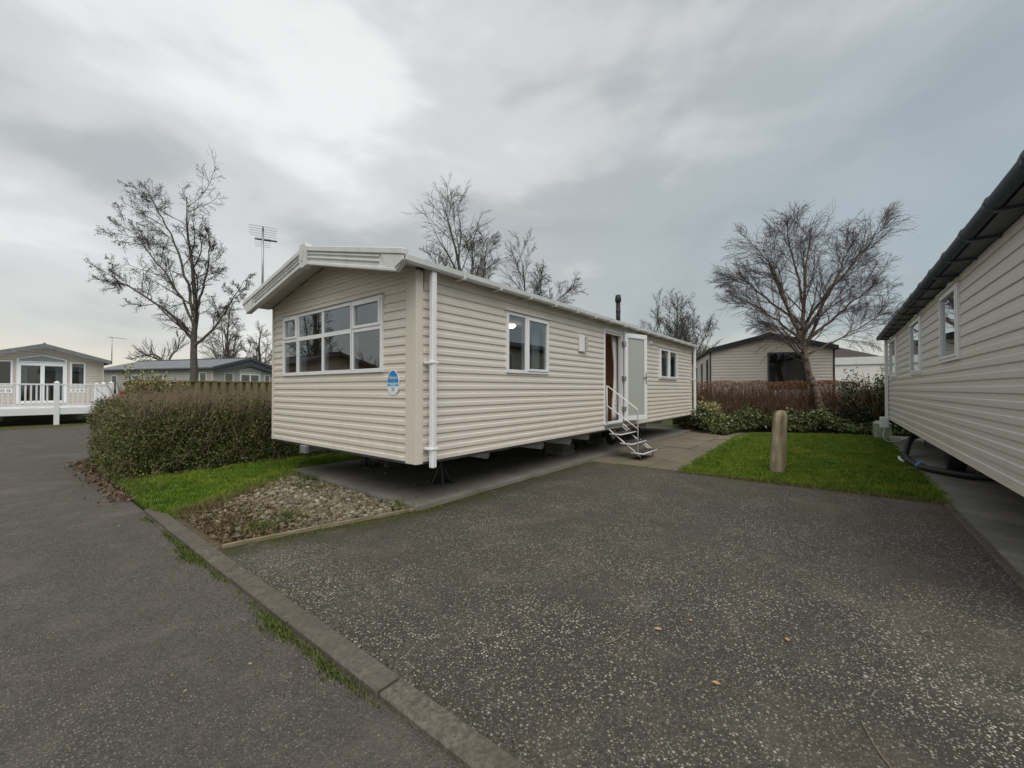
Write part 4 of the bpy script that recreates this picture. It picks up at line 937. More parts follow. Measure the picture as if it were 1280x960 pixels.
# ================================================================== TREES
CR = np.array([.618, -.786, 0]); CF = np.array([.786, .618, 0])          # picture right and away from the camera
def spl(pts, n):
    P = smooth_path(pts, 6); P = np.array([tuple(p) for p in P]); t = np.linspace(0, len(P)-1, n)
    return np.stack([np.interp(t, np.arange(len(P)), P[:, k]) for k in range(3)], 1)
def tree(name, label, base, stems, levels, bark, twig, group=None, seed=1, cones=None, minr=.005, rmin_t=None):
    """stems: list of (points, r0, r1); levels: list of dicts, each grows branches from the level before"""
    global rs
    keep = rs; rs = np.random.RandomState(seed)
    o = empty(name, base, 0, label, 'tree', group)
    K = 16; P = np.stack([spl(s[0], K) for s in stems]); P[:, 1:] += rs.normal(size=P[:, 1:].shape)*.02
    Rr = np.stack([np.linspace(s[1], s[2], K)*np.r_[1.25, 1.08, np.ones(K-2)] for s in stems])
    V, F = tubes(P, Rr, 10); npmesh('trunk', V, F, bark, o, True)
    Ln = np.linalg.norm(np.diff(P, axis=1), axis=2).sum(1)
    for li, lv in enumerate(levels):
        n, K0, _ = P.shape; c = lv['n']; pi = np.repeat(np.arange(n), c); N_ = len(pi)
        u = (np.tile(np.arange(c), n)+rs.rand(N_))/c; t = lv.get('t0', .2)+(lv.get('t1', 1.0)-lv.get('t0', .2))*u
        f = t*(K0-1); i0 = np.minimum(f.astype(int), K0-2); w = (f-i0)[:, None]
        pos = P[pi, i0]*(1-w)+P[pi, i0+1]*w; tan = P[pi, i0+1]-P[pi, i0]; tan /= np.linalg.norm(tan, axis=1)[:, None]+1e-9
        r0 = (Rr[pi, i0]*(1-w[:, 0])+Rr[pi, i0+1]*w[:, 0])*lv.get('rr', .6); r0 = np.maximum(r0, lv.get('minr', minr))
        q = rs.normal(size=(N_, 3)); q -= (q*tan).sum(1)[:, None]*tan; q /= np.linalg.norm(q, axis=1)[:, None]
        ang = np.radians(lv['ang']+rs.normal(size=N_)*lv.get('av', 10))
        d = tan*np.cos(ang)[:, None]+q*np.sin(ang)[:, None]
        shape = lv.get('shape', lambda t: 1-.55*t)
        ln = Ln[pi]*lv['len']*shape(t)*(.65+.6*rs.rand(N_))
        if 'cap' in lv: ln = np.minimum(ln, lv['cap'])
        Kc = lv.get('K', 5); Pc = np.zeros((N_, Kc, 3)); Pc[:, 0] = pos; trop = np.array(lv.get('trop', (0, 0, 0)))
        for k in range(1, Kc):
            d = d+rs.normal(size=(N_, 3))*lv.get('bend', .12)+trop*(k/(Kc-1)*1.2); d /= np.linalg.norm(d, axis=1)[:, None]
            Pc[:, k] = Pc[:, k-1]+d*(ln/(Kc-1))[:, None]
        Rc = r0[:, None]*np.linspace(1, lv.get('tip', .4), Kc)[None]; Rc = np.maximum(Rc, lv.get('minr', minr)*.8)
        V, F = tubes(Pc, Rc, lv.get('sides', 3))
        nm = ('limbs', 'branches', 'twigs', 'fine_twigs')[min(li, 3)]
        q = npmesh(nm, V, F, bark if li == 0 else twig, o, True)
        if li: q['kind'] = 'stuff'
        if lv.get('keep'):                     # next level grows from both generations
            pass
        P, Rr, Ln = Pc, Rc, ln
    if cones:
        m_, sz = cones; pick = rs.rand(len(P)) < m_; C = P[pick][:, -1]; C = np.concatenate([C, P[pick][:, -2]]); C = C+rs.normal(size=C.shape)*.03
        ov_ = np.array([(1, 0, 0), (-1, 0, 0), (0, 1, 0), (0, -1, 0), (0, 0, 1.4), (0, 0, -1.4)])*sz
        of = np.array([(0, 2, 4), (2, 1, 4), (1, 3, 4), (3, 0, 4), (2, 0, 5), (1, 2, 5), (3, 1, 5), (0, 3, 5)])
        V = (C[:, None]+ov_[None]*(.7+.6*rs.rand(len(C)))[:, None, None]).reshape(-1, 3); F = (np.arange(len(C))[:, None, None]*6+of[None]).reshape(-1, 3)
        npmesh('cones', V, F, twig, o)['kind'] = 'stuff'
    rs = keep
    return o
def rz(r, z, f=0): v = CR*r+CF*f; return (v[0], v[1], z)
wl = -CR*.10
tree('alder_tree', 'tall bare alder tree dotted with cones left of the caravan', (4.94, 19.61, -.05),
     [([rz(0, 0), rz(.02, 1.8), rz(-.03, 3.2), rz(.05, 4.6), rz(-.1, 6.2), rz(-.3, 7.6), rz(-.35, 8.9)], .150, .012),
      ([rz(-.02, 4.2), rz(-.25, 5.4), rz(-.75, 6.9), rz(-1.35, 8.2), rz(-1.9, 9.2)], .06, .008), ([rz(.0, 3.3), rz(-.9, 4.3), rz(-1.9, 5.0), rz(-2.9, 5.6), rz(-3.3, 5.9)], .06, .008),
      ([rz(0, 3.1), rz(.7, 3.7), rz(1.3, 4.6), rz(1.9, 5.6)], .055, .008), ([rz(0, 4.4), rz(.35, 5.4), rz(.55, 6.6), rz(.5, 7.6)], .05, .008), ([rz(0, 3.7), rz(-.5, 4.9), rz(-1.2, 6.0), rz(-2.0, 7.0), rz(-2.8, 7.9)], .05, .008)],
     [dict(n=13, len=.30, ang=44, t0=.30, K=7, bend=.10, trop=(wl[0], wl[1], .05), rr=.42, shape=lambda t: 1.05-.45*t, sides=4, cap=2.0, minr=.010),
      dict(n=9, len=.52, ang=42, t0=.12, K=6, bend=.16, rr=.5, minr=.007, trop=(0, 0, .05), cap=.9),
      dict(n=11, len=.60, ang=45, t0=.08, K=4, bend=.2, rr=.6, minr=.0042)], 'bark_grey', 'twig_dark', None, 3, cones=(.34, .0120))
tree('birch_tree', 'bare birch with leaning trunk and drooping twigs behind the hedge', (17.56, .32, -.05),
     [([rz(0, 0), rz(-.15, .8), rz(-.42, 1.7), rz(-.60, 2.5), rz(-.70, 3.3), rz(-.66, 4.4), rz(-.55, 5.6), rz(-.4, 6.9)], .145, .010),
      ([rz(-.66, 2.9), rz(-1.0, 3.7), rz(-1.35, 4.6), rz(-1.7, 5.5), rz(-2.2, 6.2)], .075, .010), ([rz(-.66, 3.0), rz(-1.4, 3.6), rz(-2.2, 4.2), rz(-2.9, 4.5)], .05, .008),
      ([rz(-.68, 3.2), rz(-.2, 4.0), rz(.4, 5.1), rz(.9, 6.2)], .06, .010), ([rz(-.68, 3.0), rz(.2, 3.7), rz(1.0, 4.4), rz(1.8, 5.0)], .05, .008), ([rz(-.64, 4), rz(-.85, 5.2), rz(-1.1, 6.2), rz(-1.2, 6.8)], .045, .008),
      ([rz(-.66, 3.6), rz(-.3, 4.6, -.6), rz(.1, 5.4, -1.2), rz(.4, 6.2, -1.7)], .05, .008), ([rz(-.66, 3.6), rz(-1.2, 4.4, .7), rz(-1.7, 5.2, 1.2), rz(-2.2, 5.6, 1.6)], .05, .008), ([rz(-.64, 2.6), rz(-1.2, 2.9, -.4), rz(-1.9, 3.3, -.8), rz(-2.5, 3.5, -1.1)], .035, .008), ([rz(-.64, 2.6), rz(.1, 3.0, -.3), rz(.9, 3.5, -.5), rz(1.6, 4.0, -.8)], .035, .008)],
     [dict(n=15, len=.46, ang=36, t0=.34, K=7, bend=.09, trop=(0, 0, .07), rr=.40, shape=lambda t: 1.05-.5*t, sides=4, cap=2.0, minr=.008),
      dict(n=10, len=.80, ang=32, t0=.06, K=6, bend=.10, rr=.5, minr=.0052, trop=(0, 0, -.02), cap=1.45),
      dict(n=8, len=.62, ang=28, t0=.08, K=5, bend=.11, rr=.6, minr=.0036, trop=(-CR[0]*.04, -CR[1]*.04, -.16))], 'bark_birch', 'twig_purple', None, 5)
B1 = [dict(n=20, len=.34, ang=36, t0=.30, K=7, bend=.09, trop=(0, 0, .03), rr=.42, sides=4, cap=2.2, minr=.009),
      dict(n=9, len=.58, ang=34, t0=.12, K=6, bend=.12, rr=.5, minr=.006, trop=(0, 0, -.05), cap=1.2), dict(n=7, len=.6, ang=30, t0=.15, K=4, bend=.14, rr=.6, minr=.0045, trop=(0, 0, -.16))]
tree('birch_tree', 'taller bare birch crown rising behind the cream caravan roof', (11.62, 11.11, -.05),
     [([rz(0, 0), rz(.05, 2.5), rz(-.1, 4.5), rz(-.5, 6.2), rz(-.8, 7.4), rz(-1.05, 8.4)], .12, .010), ([rz(0, 3), rz(.3, 5), rz(.5, 6.2), rz(.6, 7.2)], .06, .009), ([rz(0, 3), rz(-.6, 4.6), rz(-1.1, 5.6), rz(-1.5, 6.6)], .06, .009), ([rz(0, 3), rz(.0, 4.6), rz(.05, 6), rz(-.1, 7.4)], .06, .009)],
     B1, 'bark_grey', 'twig_pale', 'birches behind the cream caravan', 8)
tree('birch_tree', 'lower bare birch crown reaching right behind the caravan roof', (13.77, 9.99, -.05),
     [([rz(0, 0), rz(.05, 2.5), rz(.1, 4.2), rz(-.1, 5.6), rz(-.3, 6.9)], .10, .010), ([rz(.05, 2.6), rz(.5, 4.0), rz(1.1, 5.0), rz(1.9, 5.6)], .06, .009), ([rz(.05, 3), rz(.3, 4.6), rz(.5, 5.5), rz(.6, 6.2)], .05, .009)],
     B1, 'bark_grey', 'twig_pale', 'birches behind the cream caravan', 9)
def fan(n, h, spread, seed, r=.07):
    r_ = np.random.RandomState(seed); out = []
    for k in range(n):
        a = -1+2*(k+.5)/n; f = r_.uniform(-.7, .7); x = a*spread; hh = h*(1-.28*abs(a)**1.6)*r_.uniform(.85, 1.05)
        out.append(([rz(a*.2, 0), rz(x*.25, hh*.30, f*.4), rz(x*.6, hh*.62, f), rz(x, hh, f*1.6)], r, .012))
    return out
tree('maple_tree', 'bushy bare tree with upright greenish stems behind caravan end', (28.8, 8.6, -.05), fan(20, 7.0, 2.6, 4, .075),
     [dict(n=11, len=.36, ang=36, t0=.22, K=6, bend=.09, trop=(0, 0, .08), rr=.45, sides=4, minr=.016), dict(n=9, len=.62, ang=34, t0=.10, K=5, bend=.11, rr=.55, minr=.009, trop=(0, 0, .06)), dict(n=6, len=.65, ang=32, t0=.15, K=4, bend=.13, rr=.6, minr=.0075)], 'bark_green', 'twig_pale', None, 12)
tree('pollard_tree', 'low bare pollarded tree sprouting behind the grey lodge roof', (11.88, 57.69, -.05),
     [([rz(0, 0), rz(0, 3), rz(-.3, 4.6), rz(-1.2, 5.2), rz(-2.0, 5.0)], .18, .05), ([rz(0, 3), rz(.6, 4.8), rz(1.4, 5.8), rz(1.7, 7.2)], .12, .03), ([rz(-.3, 4.5), rz(-2, 5.1), rz(-3.6, 4.7)], .09, .03)],
     [dict(n=22, len=.42, ang=50, t0=.35, K=5, bend=.08, trop=(0, 0, .35), rr=.3, sides=4, minr=.02), dict(n=8, len=.5, ang=28, t0=.2, K=4, bend=.1, rr=.6, minr=.012, trop=(0, 0, .15))], 'bark_grey', 'twig_dark', None, 13)
for k, (bx_, by_, h_, lab) in enumerate(((14.4, 46.4, 9.4, 'broad bare tree behind the grey lodge gable'), (17.6, 47.5, 7.4, 'lower bare tree just left of the cream caravan eave'))):
    tree('bare_tree', lab, (bx_, by_, -.05), [([rz(0, 0), rz(.1, 3), rz(-.1, 6), rz(.1, h_)], .2, .03)]+[(a, .09, .02) for a, b, c in fan(5, h_*.9, 2.6, 20+k)],
         [dict(n=12, len=.32, ang=40, t0=.3, K=6, bend=.1, rr=.45, sides=4, minr=.02, cap=3), dict(n=9, len=.6, ang=38, t0=.1, K=5, bend=.15, rr=.6, minr=.012), dict(n=7, len=.6, ang=38, t0=.1, K=4, bend=.18, rr=.6, minr=.0085)], 'bark_grey', 'twig_pale', 'bare trees behind the lodge', 30+k)
tree('bare_tree', 'bare tree across the road mirrored in the front window', (-11.0, 34.0, -.05), [([rz(0, 0), rz(.1, 3), rz(-.1, 6), rz(.1, 11)], .25, .03)]+[(a, .12, .02) for a, b, c in fan(6, 10, 4.5, 40)],
     [dict(n=12, len=.32, ang=42, t0=.3, K=6, bend=.1, rr=.45, sides=4, minr=.02, cap=3), dict(n=7, len=.5, ang=38, t0=.15, K=5, bend=.15, rr=.6, minr=.02), dict(n=4, len=.5, ang=38, t0=.15, K=4, bend=.18, rr=.6, minr=.012)], 'bark_grey', 'twig_dark', None, 41)
tree('bare_bush', 'reddish bare bush across the road mirrored in the front window', (-6.2, 17.6, -.05), fan(14, 3.2, 1.0, 44, .03),
     [dict(n=10, len=.3, ang=25, t0=.3, K=5, bend=.09, trop=(0, 0, .1), rr=.5, minr=.008), dict(n=5, len=.5, ang=25, t0=.2, K=4, bend=.1, rr=.6, minr=.007)], 'twig_red', 'twig_red', None, 45)['category'] = 'bush'

# ================================================================== HEDGES AND SHRUBS
def wob(x, y, s=1.0): return s*(.09*np.sin(x*2.3+.7*y)+.07*np.sin(y*3.1-1.2*x+1)+.05*np.sin(5.3*x+2.1*y)+.04*np.sin(7.7*y-3*x))
def hedge_points(n, x0, x1, y0, y1, h, shell=.35, r=.45):
    """points in the outer shell of a rounded box; also outward direction"""
    out = []; outd = []
    got = 0
    while got < n:
        m_ = n*2; p = np.c_[x0+(x1-x0)*rs.rand(m_), y0+(y1-y0)*rs.rand(m_), h*rs.rand(m_)]
        c = np.c_[np.clip(p[:, 0], x0+r, x1-r), np.clip(p[:, 1], y0+r, y1-r), np.clip(p[:, 2], 0, h-r*.45)]
        d = p-c; d[:, 2] *= 1/.45; dist = np.linalg.norm(d, axis=1); lim = r*(1+wob(p[:, 0]*1.3+p[:, 2], p[:, 1]*1.3+p[:, 2]*1.7, .9))
        edge = np.minimum.reduce([p[:, 0]-x0, x1-p[:, 0], p[:, 1]-y0, y1-p[:, 1], h-p[:, 2]])
        q3 = p*np.array([1, 1, 1.6]); ind = .055+.05*np.sin(q3[:, 0]*4.1+2*np.sin(q3[:, 2]*2.3))*np.sin(q3[:, 1]*3.7+q3[:, 2]*4.6)+.045*np.sin(q3[:, 0]*9.3-q3[:, 2]*7.1+q3[:, 1]*8)
        ok = (dist < lim) & (edge < shell) & (edge > ind)
        q = p[ok]; dd = d[ok]/(dist[ok][:, None]+1e-6); out.append(q); outd.append(dd); got += len(q)
    return np.concatenate(out)[:n], np.concatenate(outd)[:n]
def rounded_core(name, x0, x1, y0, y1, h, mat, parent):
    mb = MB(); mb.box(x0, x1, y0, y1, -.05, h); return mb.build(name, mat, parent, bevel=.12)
hx0, hx1, hy0, hy1, hh = 1.12, 9.5, 8.25, 11.2, 1.34
hd = empty('hedge', (0, 0, -.03), 0, 'clipped green hedge with brown twiggy top beside the road', 'hedge')
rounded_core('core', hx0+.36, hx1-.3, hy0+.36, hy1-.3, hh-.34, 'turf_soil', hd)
P, D = hedge_points(230000, hx0, hx1, hy0, hy1, hh)
keepm = (rs.rand(len(P)) < np.clip(1.35-.95*(P[:, 2]/hh)**2+.30*np.sin(P[:, 0]*1.7+P[:, 1]), .05, 1)*np.where(P[:, 2] > hh*.9, .30, 1)) & ((P[:, 0] < 5.2) | (rs.rand(len(P)) < .35)) & ~((P[:, 0] > 2.6) & (P[:, 1] < 9.2) & (rs.rand(len(P)) < .45))
leaves('leaves', P[keepm], .035, 'leaf_hedge', hd, D[keepm]*.6, .15, .55)['kind'] = 'stuff'
P, D = hedge_points(9000, hx0, hx1, hy0, hy1, hh-.05, .45); P = P[(P[:, 0] < 6)]
n_ = len(P); d = rs.normal(size=(n_, 3))*.55; d[:, 2] += .9
sticks('twigs', P-np.array([0, 0, .1]), d, .14+.22*rs.rand(n_), .0028+.003*rs.rand(n_), 'twig_hedge', hd)['kind'] = 'stuff'
n_ = 15000; A = np.c_[hx0+.25+5.5*rs.rand(n_), hy0+.05+(hy1-hy0-.1)*rs.rand(n_), hh-.26-.55*rs.rand(n_)**2.5]; A[:, 2] += wob(A[:, 0]*1.3, A[:, 1]*1.3, .4)-.16*np.clip((2.0-A[:, 0])/.9, 0, 1)**2
A = A[(A[:, 1] < 9.6) | (rs.rand(n_) < .5)]; n_ = len(A)
d = rs.normal(size=(n_, 3))*.28; d[:, 2] += 1; sticks('top_twigs', A, d, .20+.16*rs.rand(n_), .0026+.0022*rs.rand(n_), 'twig_hedge', hd)['kind'] = 'stuff'
A = np.c_[rs.uniform(1.5, 5.5, 26), rs.uniform(8.38, 8.55, 26), rs.uniform(.05, .5, 26)]; d = np.c_[rs.normal(size=26)*.8, rs.normal(size=26)*.15-.05, np.abs(rs.normal(size=26))*.6+.3]
for k in range(26): sticks('branch', A[k:k+1], d[k:k+1], np.array([rs.uniform(.35, .8)]), np.array([rs.uniform(.007, .013)]), 'twig_pale', hd, .2, 5, 5)
# shrub beside the fence
def shrub(name, loc, rad, h, n, size, mat, label, cat='shrub', twigs=300, tw='twig_brown', flat=1.0, dens_in=.5, group=None, aspect=.5):
    o = empty(name, loc, 0, label, cat, group)
    u = rs.normal(size=(n, 3)); u /= np.linalg.norm(u, axis=1)[:, None]; u[:, 2] = np.abs(u[:, 2])
    r_ = rs.rand(n)**(dens_in*.5); az = np.arctan2(u[:, 1], u[:, 0])
    lump = .92+.12*np.sin(3*az+4*u[:, 2])+.09*np.sin(7*az-5*u[:, 2]+1)+.06*np.sin(11*az+9*u[:, 2])
    uu = u.copy(); uu[:, :2] *= np.sqrt(np.maximum(.05, 1/(np.linalg.norm(u[:, :2], axis=1)+.05)))[:, None]; uu[:, 2] = np.sqrt(u[:, 2]); P = uu*(r_*lump)[:, None]*np.array([rad[0], rad[1], h*.9])
    leaves('leaves', P, size, mat, o, u*.6+np.array([0, 0, .3]), .2, aspect)['kind'] = 'stuff'
    a = rs.rand(twigs)*6.283; b = rs.rand(twigs)**.5
    dd = np.c_[np.cos(a)*b*rad[0], np.sin(a)*b*rad[1], np.full(twigs, h*.75)]
    sticks('stems', np.c_[dd[:, 0]*.2, dd[:, 1]*.2, np.zeros(twigs)], dd, np.linalg.norm(dd, axis=1)*(.7+.45*rs.rand(twigs)), .006+.006*rs.rand(twigs), tw, o, .12, 5)['kind'] = 'stuff'
    return o
shrub('variegated_shrub', (2.36, 13.35, -.05), (.48, .4), 2.02, 9000, .06, 'leaf_varieg', 'yellow variegated shrub at the end of the timber fence')
shrub('variegated_shrub', (2.85, 13.4, -.05), (.42, .3), 1.86, 5000, .055, 'leaf_varieg', 'smaller variegated shrub spilling in front of the timber fence')
# brown twiggy hedge at the back of the right lawn
br = empty('hedge', (0, 0, -.03), 0, 'brown bare twiggy hedge in front of the pale caravan', 'hedge')
def along(t, off): a = np.array([15.6, 4.5]); b = np.array([18.35, -.35]); v = (b-a)/np.linalg.norm(b-a); nn = np.array([v[1], -v[0]]); return a+(b-a)*t[:, None]+nn*off[:, None]
n_ = 3900; t = rs.rand(n_); A2 = along(t, rs.uniform(-.30, .30, n_)); A = np.c_[A2, rs.rand(n_)**1.2*1.1]
d = rs.normal(size=(n_, 3))*.22; d[:, 2] += 1; ln = np.minimum(.35+.5*rs.rand(n_), 1.68+.06*np.sin(t*40)-A[:, 2])
ok = ln > .08; sticks('twigs', A[ok], d[ok], ln[ok], .0045+.005*rs.rand(ok.sum()), 'twig_brown', br, .13, 4)['kind'] = 'stuff'
n_ = 420; t = rs.rand(n_); A2 = along(t, rs.uniform(-.2, .2, n_)); d = rs.normal(size=(n_, 3))*.12; d[:, 2] += 1
sticks('stems', np.c_[A2, np.zeros(n_)], d, 1.1+.45*rs.rand(n_), .012+.010*rs.rand(n_), 'twig_brown', br, .08, 5, 4)['kind'] = 'stuff'
n_ = 9000; t = rs.rand(n_); A2 = along(t, rs.uniform(-.36, .36, n_)); z = 1.68-np.abs(rs.normal(size=n_))*.20*(1.5-t); z = np.clip(z+.03*np.sin(t*30), .1, 1.75)
leaves('dead_leaves', np.c_[A2, z], .042, 'leaf_brown', br, None, .3, .5)['kind'] = 'stuff'
# shrubs and ground cover below it
shrub('variegated_shrub', (14.95, 3.55, -.03), (.75, .75), 1.10, 5200, .085, 'leaf_varieg', 'pale variegated shrub just beyond the far caravan corner', dens_in=.7)
shrub('evergreen_bush', (17.3, -.95, -.03), (.85, .95), 2.1, 16000, .07, 'leaf_dark', 'dark evergreen bush beside the end of the right caravan', twigs=500, dens_in=1.1)
shrub('evergreen_bush', (16.9, -1.9, -.03), (.8, .6), 2.25, 12000, .065, 'leaf_dark', 'dark evergreen bush tucked behind the white drain box', twigs=260, dens_in=.9)
gc = empty('ground_cover', (0, 0, 0)); gc['kind'] = 'stuff'; gc['label'] = 'low glossy ground cover below the brown hedge'
bed = [(13.3, 2.55), (14.4, 2.35), (15.1, 1.6), (15.7, .6), (15.9, -.2), (15.9, -1.25), (17.3, -1.4), (18.0, 0), (16.7, 2.3), (15.4, 4.6), (14.2, 4.3)]
Q = scatter(bed, 24000); mound = .10+.30*(np.sin(Q[:, 0]*2.7+1)*np.sin(Q[:, 1]*2.2)+1)*.5+.10*np.sin(Q[:, 0]*5+Q[:, 1]*4)**2
edge_d = np.clip((Q[:, 0]-13.2)*.6+(2.6-Q[:, 1])*0+.2, .25, 1)
fr_ = np.clip(np.minimum((Q[:, 0]+Q[:, 1]*.75-15.0)/1.3, 1)+.15*np.sin(Q[:, 1]*6), .22, 1.15); z = fr_*mound*(1+.25*rs.rand(len(Q)))*(.30+.70*rs.rand(len(Q))**.6)*1.35
leaves('leaves', np.c_[Q, z], .10, 'leaf_cover', gc, np.array([[-.5, -.4, .55]]), .1, .55)['kind'] = 'stuff'
sheet('planting_bed', bed, .006, 'gravel_soil')
# tufts
# ================================================================== GRASS, GRAVEL, LITTER
lawnL = [(1.16, 6.05), (1.28, 5.62), (2.2, 6.15), (3.16, 6.85), (3.16, 7.1), (9.2, 7.1), (9.2, 8.5), (3.6, 8.55), (1.7, 8.25), (1.16, 8.15)]
Q = scatter(lawnL, 62000, lambda q: np.where(q[:, 0] > 4.5, .35, 1)); blades('grass_left', Q, 0, .055, .0065, 'grass_blade', None, .8)['kind'] = 'stuff'
bpy.data.objects['grass_left']['label'] = 'bright green grass between hedge and gravel bed'
lawnR = [(7.14, -1.04), (7.10, 2.02), (8.9, 2.06), (13.5, 2.3), (14.6, 2.1), (15.6, .6), (15.9, -.3), (15.9, -1.06), (9, -1.06)]
Q = scatter(lawnR, 120000, lambda q: np.clip(1.25-(q[:, 0]-7)*.09, .4, 1)); blades('grass_right', Q, 0, .045, .0065, 'grass_blade', None, .8)['kind'] = 'stuff'
bpy.data.objects['grass_right']['label'] = 'short green lawn around the timber post'
Q = np.r_[np.c_[rs.uniform(7.1, 15.5, 2600), -1.05+np.abs(rs.normal(size=2600))*-.035+.01], np.c_[rs.uniform(7.1, 13.5, 1800), np.zeros(1800)]]; Q[2600:, 1] = 2.04+(Q[2600:, 0]-7.1)*.03+rs.normal(size=1800)*.03
blades('lawn_edge_grass', Q, .015, .045, .007, 'grass_blade', None, 1)['kind'] = 'stuff'
# ragged lawn edge with dry blades
n_ = 2600; Q = np.c_[7.10+rs.normal(size=n_)*.035, rs.uniform(-1.05, 2.05, n_)]; blades('lawn_edge_weeds', Q, 0, .04, .007, 'grass_dry', None, .9)['kind'] = 'stuff'
Q = np.r_[np.c_[rs.uniform(1.3, 3.1, 1500), np.zeros(1500)], np.c_[rs.uniform(1.25, 1.9, 500), np.zeros(500)]]; Q[:, 1] = 5.58+(Q[:, 0]-1.24)*.66+rs.normal(size=len(Q))*.09
blades('bed_edge_grass', Q, 0, .075, .006, 'grass_dry', None, 1.0)['kind'] = 'stuff'
# kerb weeds in the road gutter: clumps
cl_ = []
for y in np.arange(1.2, 5.9, .055):
    dns = (.5+.5*math.sin(y*3.1+.6))*(.6+.4*math.sin(y*7.7)) * (1 if y > 1.9 else .45)
    k_ = int(90*max(0, dns)); cl_.append(np.c_[1.085-np.abs(rs.normal(size=k_))*.030*(.5+dns), y+rs.normal(size=k_)*.035])
Q = np.concatenate(cl_); blades('kerb_weeds', Q, -.028, .028, .007, 'weed_green', None, 1.0)['kind'] = 'stuff'
mv = MB()
for y in np.arange(2.1, 5.9, .13):
    if random.random() < .75:
        x = 1.10-random.random()*.03; w_ = random.uniform(.012, .04); l_ = random.uniform(.03, .10); k = len(mv.v); ns = 9
        mv.v.append((x-w_*.2, y, -.018)); mv.v += [(min(1.10, x+math.cos(a)*w_*random.uniform(.7, 1.2)), y+math.sin(a)*l_*random.uniform(.7, 1.2), -.0265) for a in [2*math.pi*i/ns for i in range(ns)]]
        mv.f += [(k, k+1+i, k+1+(i+1) % ns) for i in range(ns)]
mv.build('kerb_moss', 'moss', None, True)['kind'] = 'stuff'
Q = np.c_[rs.uniform(1.24, 1.30, 260), rs.uniform(.6, 4.2, 260)]; blades('kerb_weeds', Q, -.004, .018, .006, 'weed_green', None, 1)['kind'] = 'stuff'
# moss strip at the edging board and pad
n_ = 2600; x = rs.uniform(1.6, 5.5, n_); yl = np.where(x < 3, 4.20-(x-1.27)*.246, 3.74)-.02-np.abs(rs.normal(size=n_))*.04*np.clip(2-np.abs(x-2.8), .15, 2); blades('edging_moss', np.c_[x, yl], -.004, .016, .008, 'weed_green', None, 1)['kind'] = 'stuff'
# gravel
ico = bmesh.new(); bmesh.ops.create_icosphere(ico, subdivisions=1, radius=1); iv = np.array([v.co for v in ico.verts]); jf = np.array([[v.index for v in f.verts] for f in ico.faces]); ico.free()
def stones(name, Q, z, rmin, rmax, mat, flat=.6):
    n = len(Q); r_ = rmin+(rmax-rmin)*rs.rand(n)**1.8; sc3 = r_[:, None]*np.c_[.8+.6*rs.rand(n), .7+.5*rs.rand(n), flat*(.7+.5*rs.rand(n))]
    a = rs.rand(n)*6.283; v = iv[None]*sc3[:, None]*(1+.22*rs.normal(size=(n, len(iv), 1))*.8); tl = rs.normal(size=n)*.4
    x_, y_, z_ = v[..., 0], v[..., 1], v[..., 2]; x_, z_ = x_*np.cos(tl)[:, None]-z_*np.sin(tl)[:, None], x_*np.sin(tl)[:, None]+z_*np.cos(tl)[:, None]
    V = np.stack([x_*np.cos(a)[:, None]-y_*np.sin(a)[:, None]+Q[:, :1], x_*np.sin(a)[:, None]+y_*np.cos(a)[:, None]+Q[:, 1:2], z_+z+(r_*flat*.45)[:, None]], -1)
    return npmesh(name, V.reshape(-1, 3), (np.arange(n)[:, None, None]*len(iv)+jf[None]).reshape(-1, 3), mat)
bedp = [(1.30, 4.25), (3.0, 3.82), (3.0, 6.72), (1.28, 5.55)]
dn = lambda q: np.clip((q[:, 0]-1.35)*1.1+(q[:, 1]-4.6)*.35, .10, 1)
Q = scatter(bedp, 4200, dn); zq = .0+.03*np.clip(q_ := (Q[:, 0]-1.6), 0, 1)*rs.rand(len(Q))
g_ = stones('gravel', Q, zq[:, None]-.012, .015, .042, 'gravel_stone'); tag(g_, 'loose tan gravel heaped in front of the concrete base', 'gravel', kind='stuff')
dn2 = lambda q: np.clip(1.2-(q[:, 0]-1.3)*.9, .06, 1)
Q = scatter(bedp, 3000, dn2); leaves('bark_mulch', np.c_[Q, .004+.02*rs.rand(len(Q))], .045, 'bark_chip', None, None, 0, .5)['kind'] = 'stuff'
Q = scatter(bedp, 1400, dn2); blades('bed_weeds', Q, -.01, .05, .006, 'grass_dry', None, 1.1)['kind'] = 'stuff'
cw = []
for cx_, cy_, nn_ in ((2.98, 6.3, 260), (2.9, 5.6, 120), (2.97, 4.0, 220), (2.7, 5.9, 90), (1.7, 4.5, 260), (2.0, 4.6, 160), (2.4, 6.35, 160)): cw.append(np.array([[cx_, cy_]])+rs.normal(size=(nn_, 2))*np.array([[.09, .13]]))
blades('bed_weeds', np.concatenate(cw), -.005, .07, .009, 'weed_green', None, 1.2)['kind'] = 'stuff'
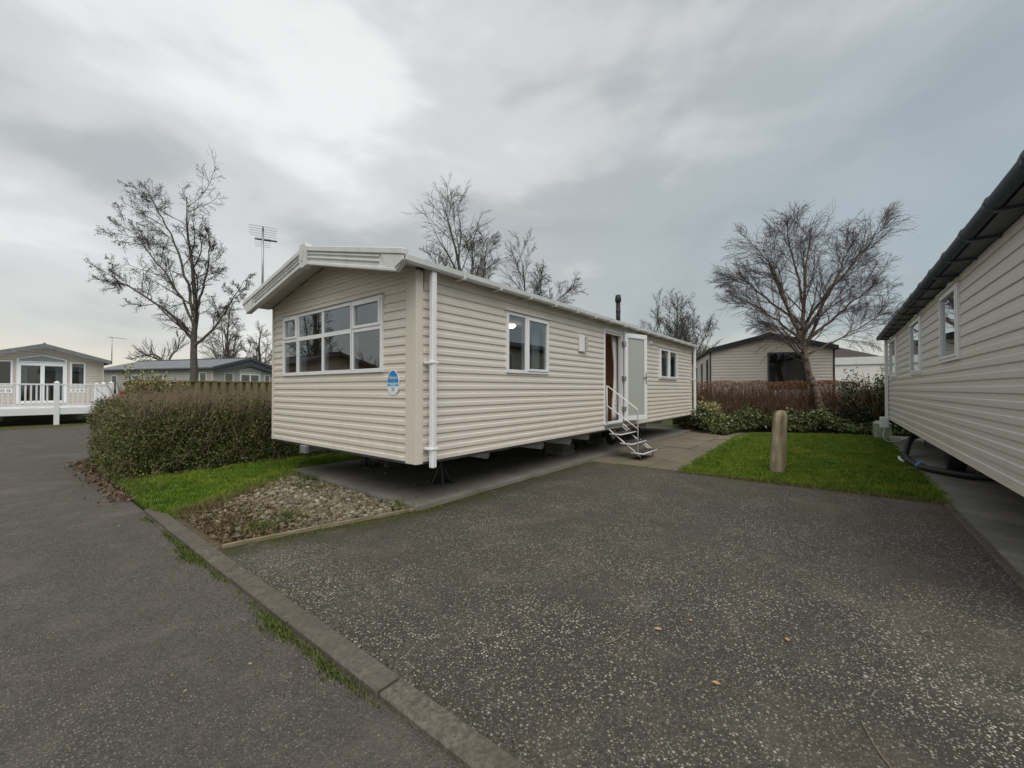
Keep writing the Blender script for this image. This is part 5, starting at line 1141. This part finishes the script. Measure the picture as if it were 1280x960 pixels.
# litter by the hedge foot and odd stones
n_ = 1500; Q = np.c_[1.14+rs.normal(size=n_)*.11, rs.uniform(6.9, 11.5, n_)]; leaves('leaf_litter', np.c_[Q, np.where(Q[:, 0] < 1.13, -.022, .004)+.012*rs.rand(n_)], .05, 'leaf_litter', None, np.array([[0, 0, 0]]), 0, .6)['kind'] = 'stuff'
n_ = 700; Q = np.c_[rs.uniform(1.12, 1.5, n_), rs.uniform(7.0, 9.5, n_)]; blades('hedge_foot_grass', Q, 0, .09, .008, 'weed_green', None, 1)['kind'] = 'stuff'
n_ = 1000; Q = np.c_[rs.uniform(1.2, 9, n_), 8.25+np.abs(rs.normal(size=n_))*.3]; leaves('leaf_litter', np.c_[Q, .03+.02*rs.rand(n_)], .05, 'leaf_litter', None, None, 0, .6)['kind'] = 'stuff'
Q = np.r_[np.c_[rs.uniform(1.3, 7, 260), rs.uniform(-1, 3.6, 260)], np.c_[rs.uniform(.0, 1.0, 60), rs.uniform(1.2, 8, 60)]]
zc = np.where(Q[:, 0] > 1.2, -.004, -.028)[:, None]; c_ = stones('loose_chippings', Q, zc, .004, .010, 'gravel_stone'); c_['kind'] = 'stuff'
Q = np.c_[rs.uniform(3.1, 9, 90), rs.uniform(3.9, 6.8, 90)]; c_ = stones('base_rubble', Q, .05, .01, .035, 'gravel_stone'); c_['kind'] = 'stuff'
# single fallen leaves and twigs on the tarmac
def fallen(x, y, size, rot, label, mat='dry_leaf'):
    o = empty('fallen_leaf', (x, y, -.002), rot, label, 'leaf', 'fallen leaves on the drive')
    mb = MB(); pr = [(0, -.5), (.22, -.3), (.34, 0), (.22, .3), (0, .55), (-.2, .32), (-.36, .02), (-.22, -.28)]
    k = len(mb.v); mb.v = [(a*size, b*size, .004+abs(a)*size*.35+.1*size*(b+.2)**2) for a, b in pr]+[(0, 0, .003)]; mb.f = [(8, i, (i+1) % 8) for i in range(8)]
    l_ = mb.build('blade', mat, o); l_.modifiers.new('thickness', 'SOLIDIFY').thickness = .001
    q = MB(); q.tube([(0, -.5*size, .004), (.05*size, -.8*size, .003)], .0012, 5); q.build('stalk', 'twig_brown', o)
fallen(2.39, .81, .042, .7, 'pale curled leaf right of the small twig on the drive')
fallen(2.73, .22, .036, 1.9, 'tan leaf lying alone at right on the drive')
fallen(2.60, .69, .026, 2.5, 'tiny reddish leaf just beyond the pale curled leaf')
fallen(2.12, .45, .036, .2, 'orange tan leaf nearest the bottom of the drive', )
def twig(pts, r, label):
    P_ = smooth_path(pts, 5); mb = MB(); mb.tube([p-P_[0] for p in P_], r*.8, 6); o = mb.build('twig', 'timber_edge', None, True); o.location = P_[0]; tag(o, label, 'twig', 'twigs on the drive')
twig([(2.08, .99, .002), (2.15, .955, .004), (2.22, .955, .003), (2.27, .93, .002)], .0028, 'curved pale twig near the middle of the drive')
twig([(2.02, -.16, .002), (2.12, -.11, .004), (2.26, -.07, .002)], .003, 'straw coloured twig at the bottom right of the drive')
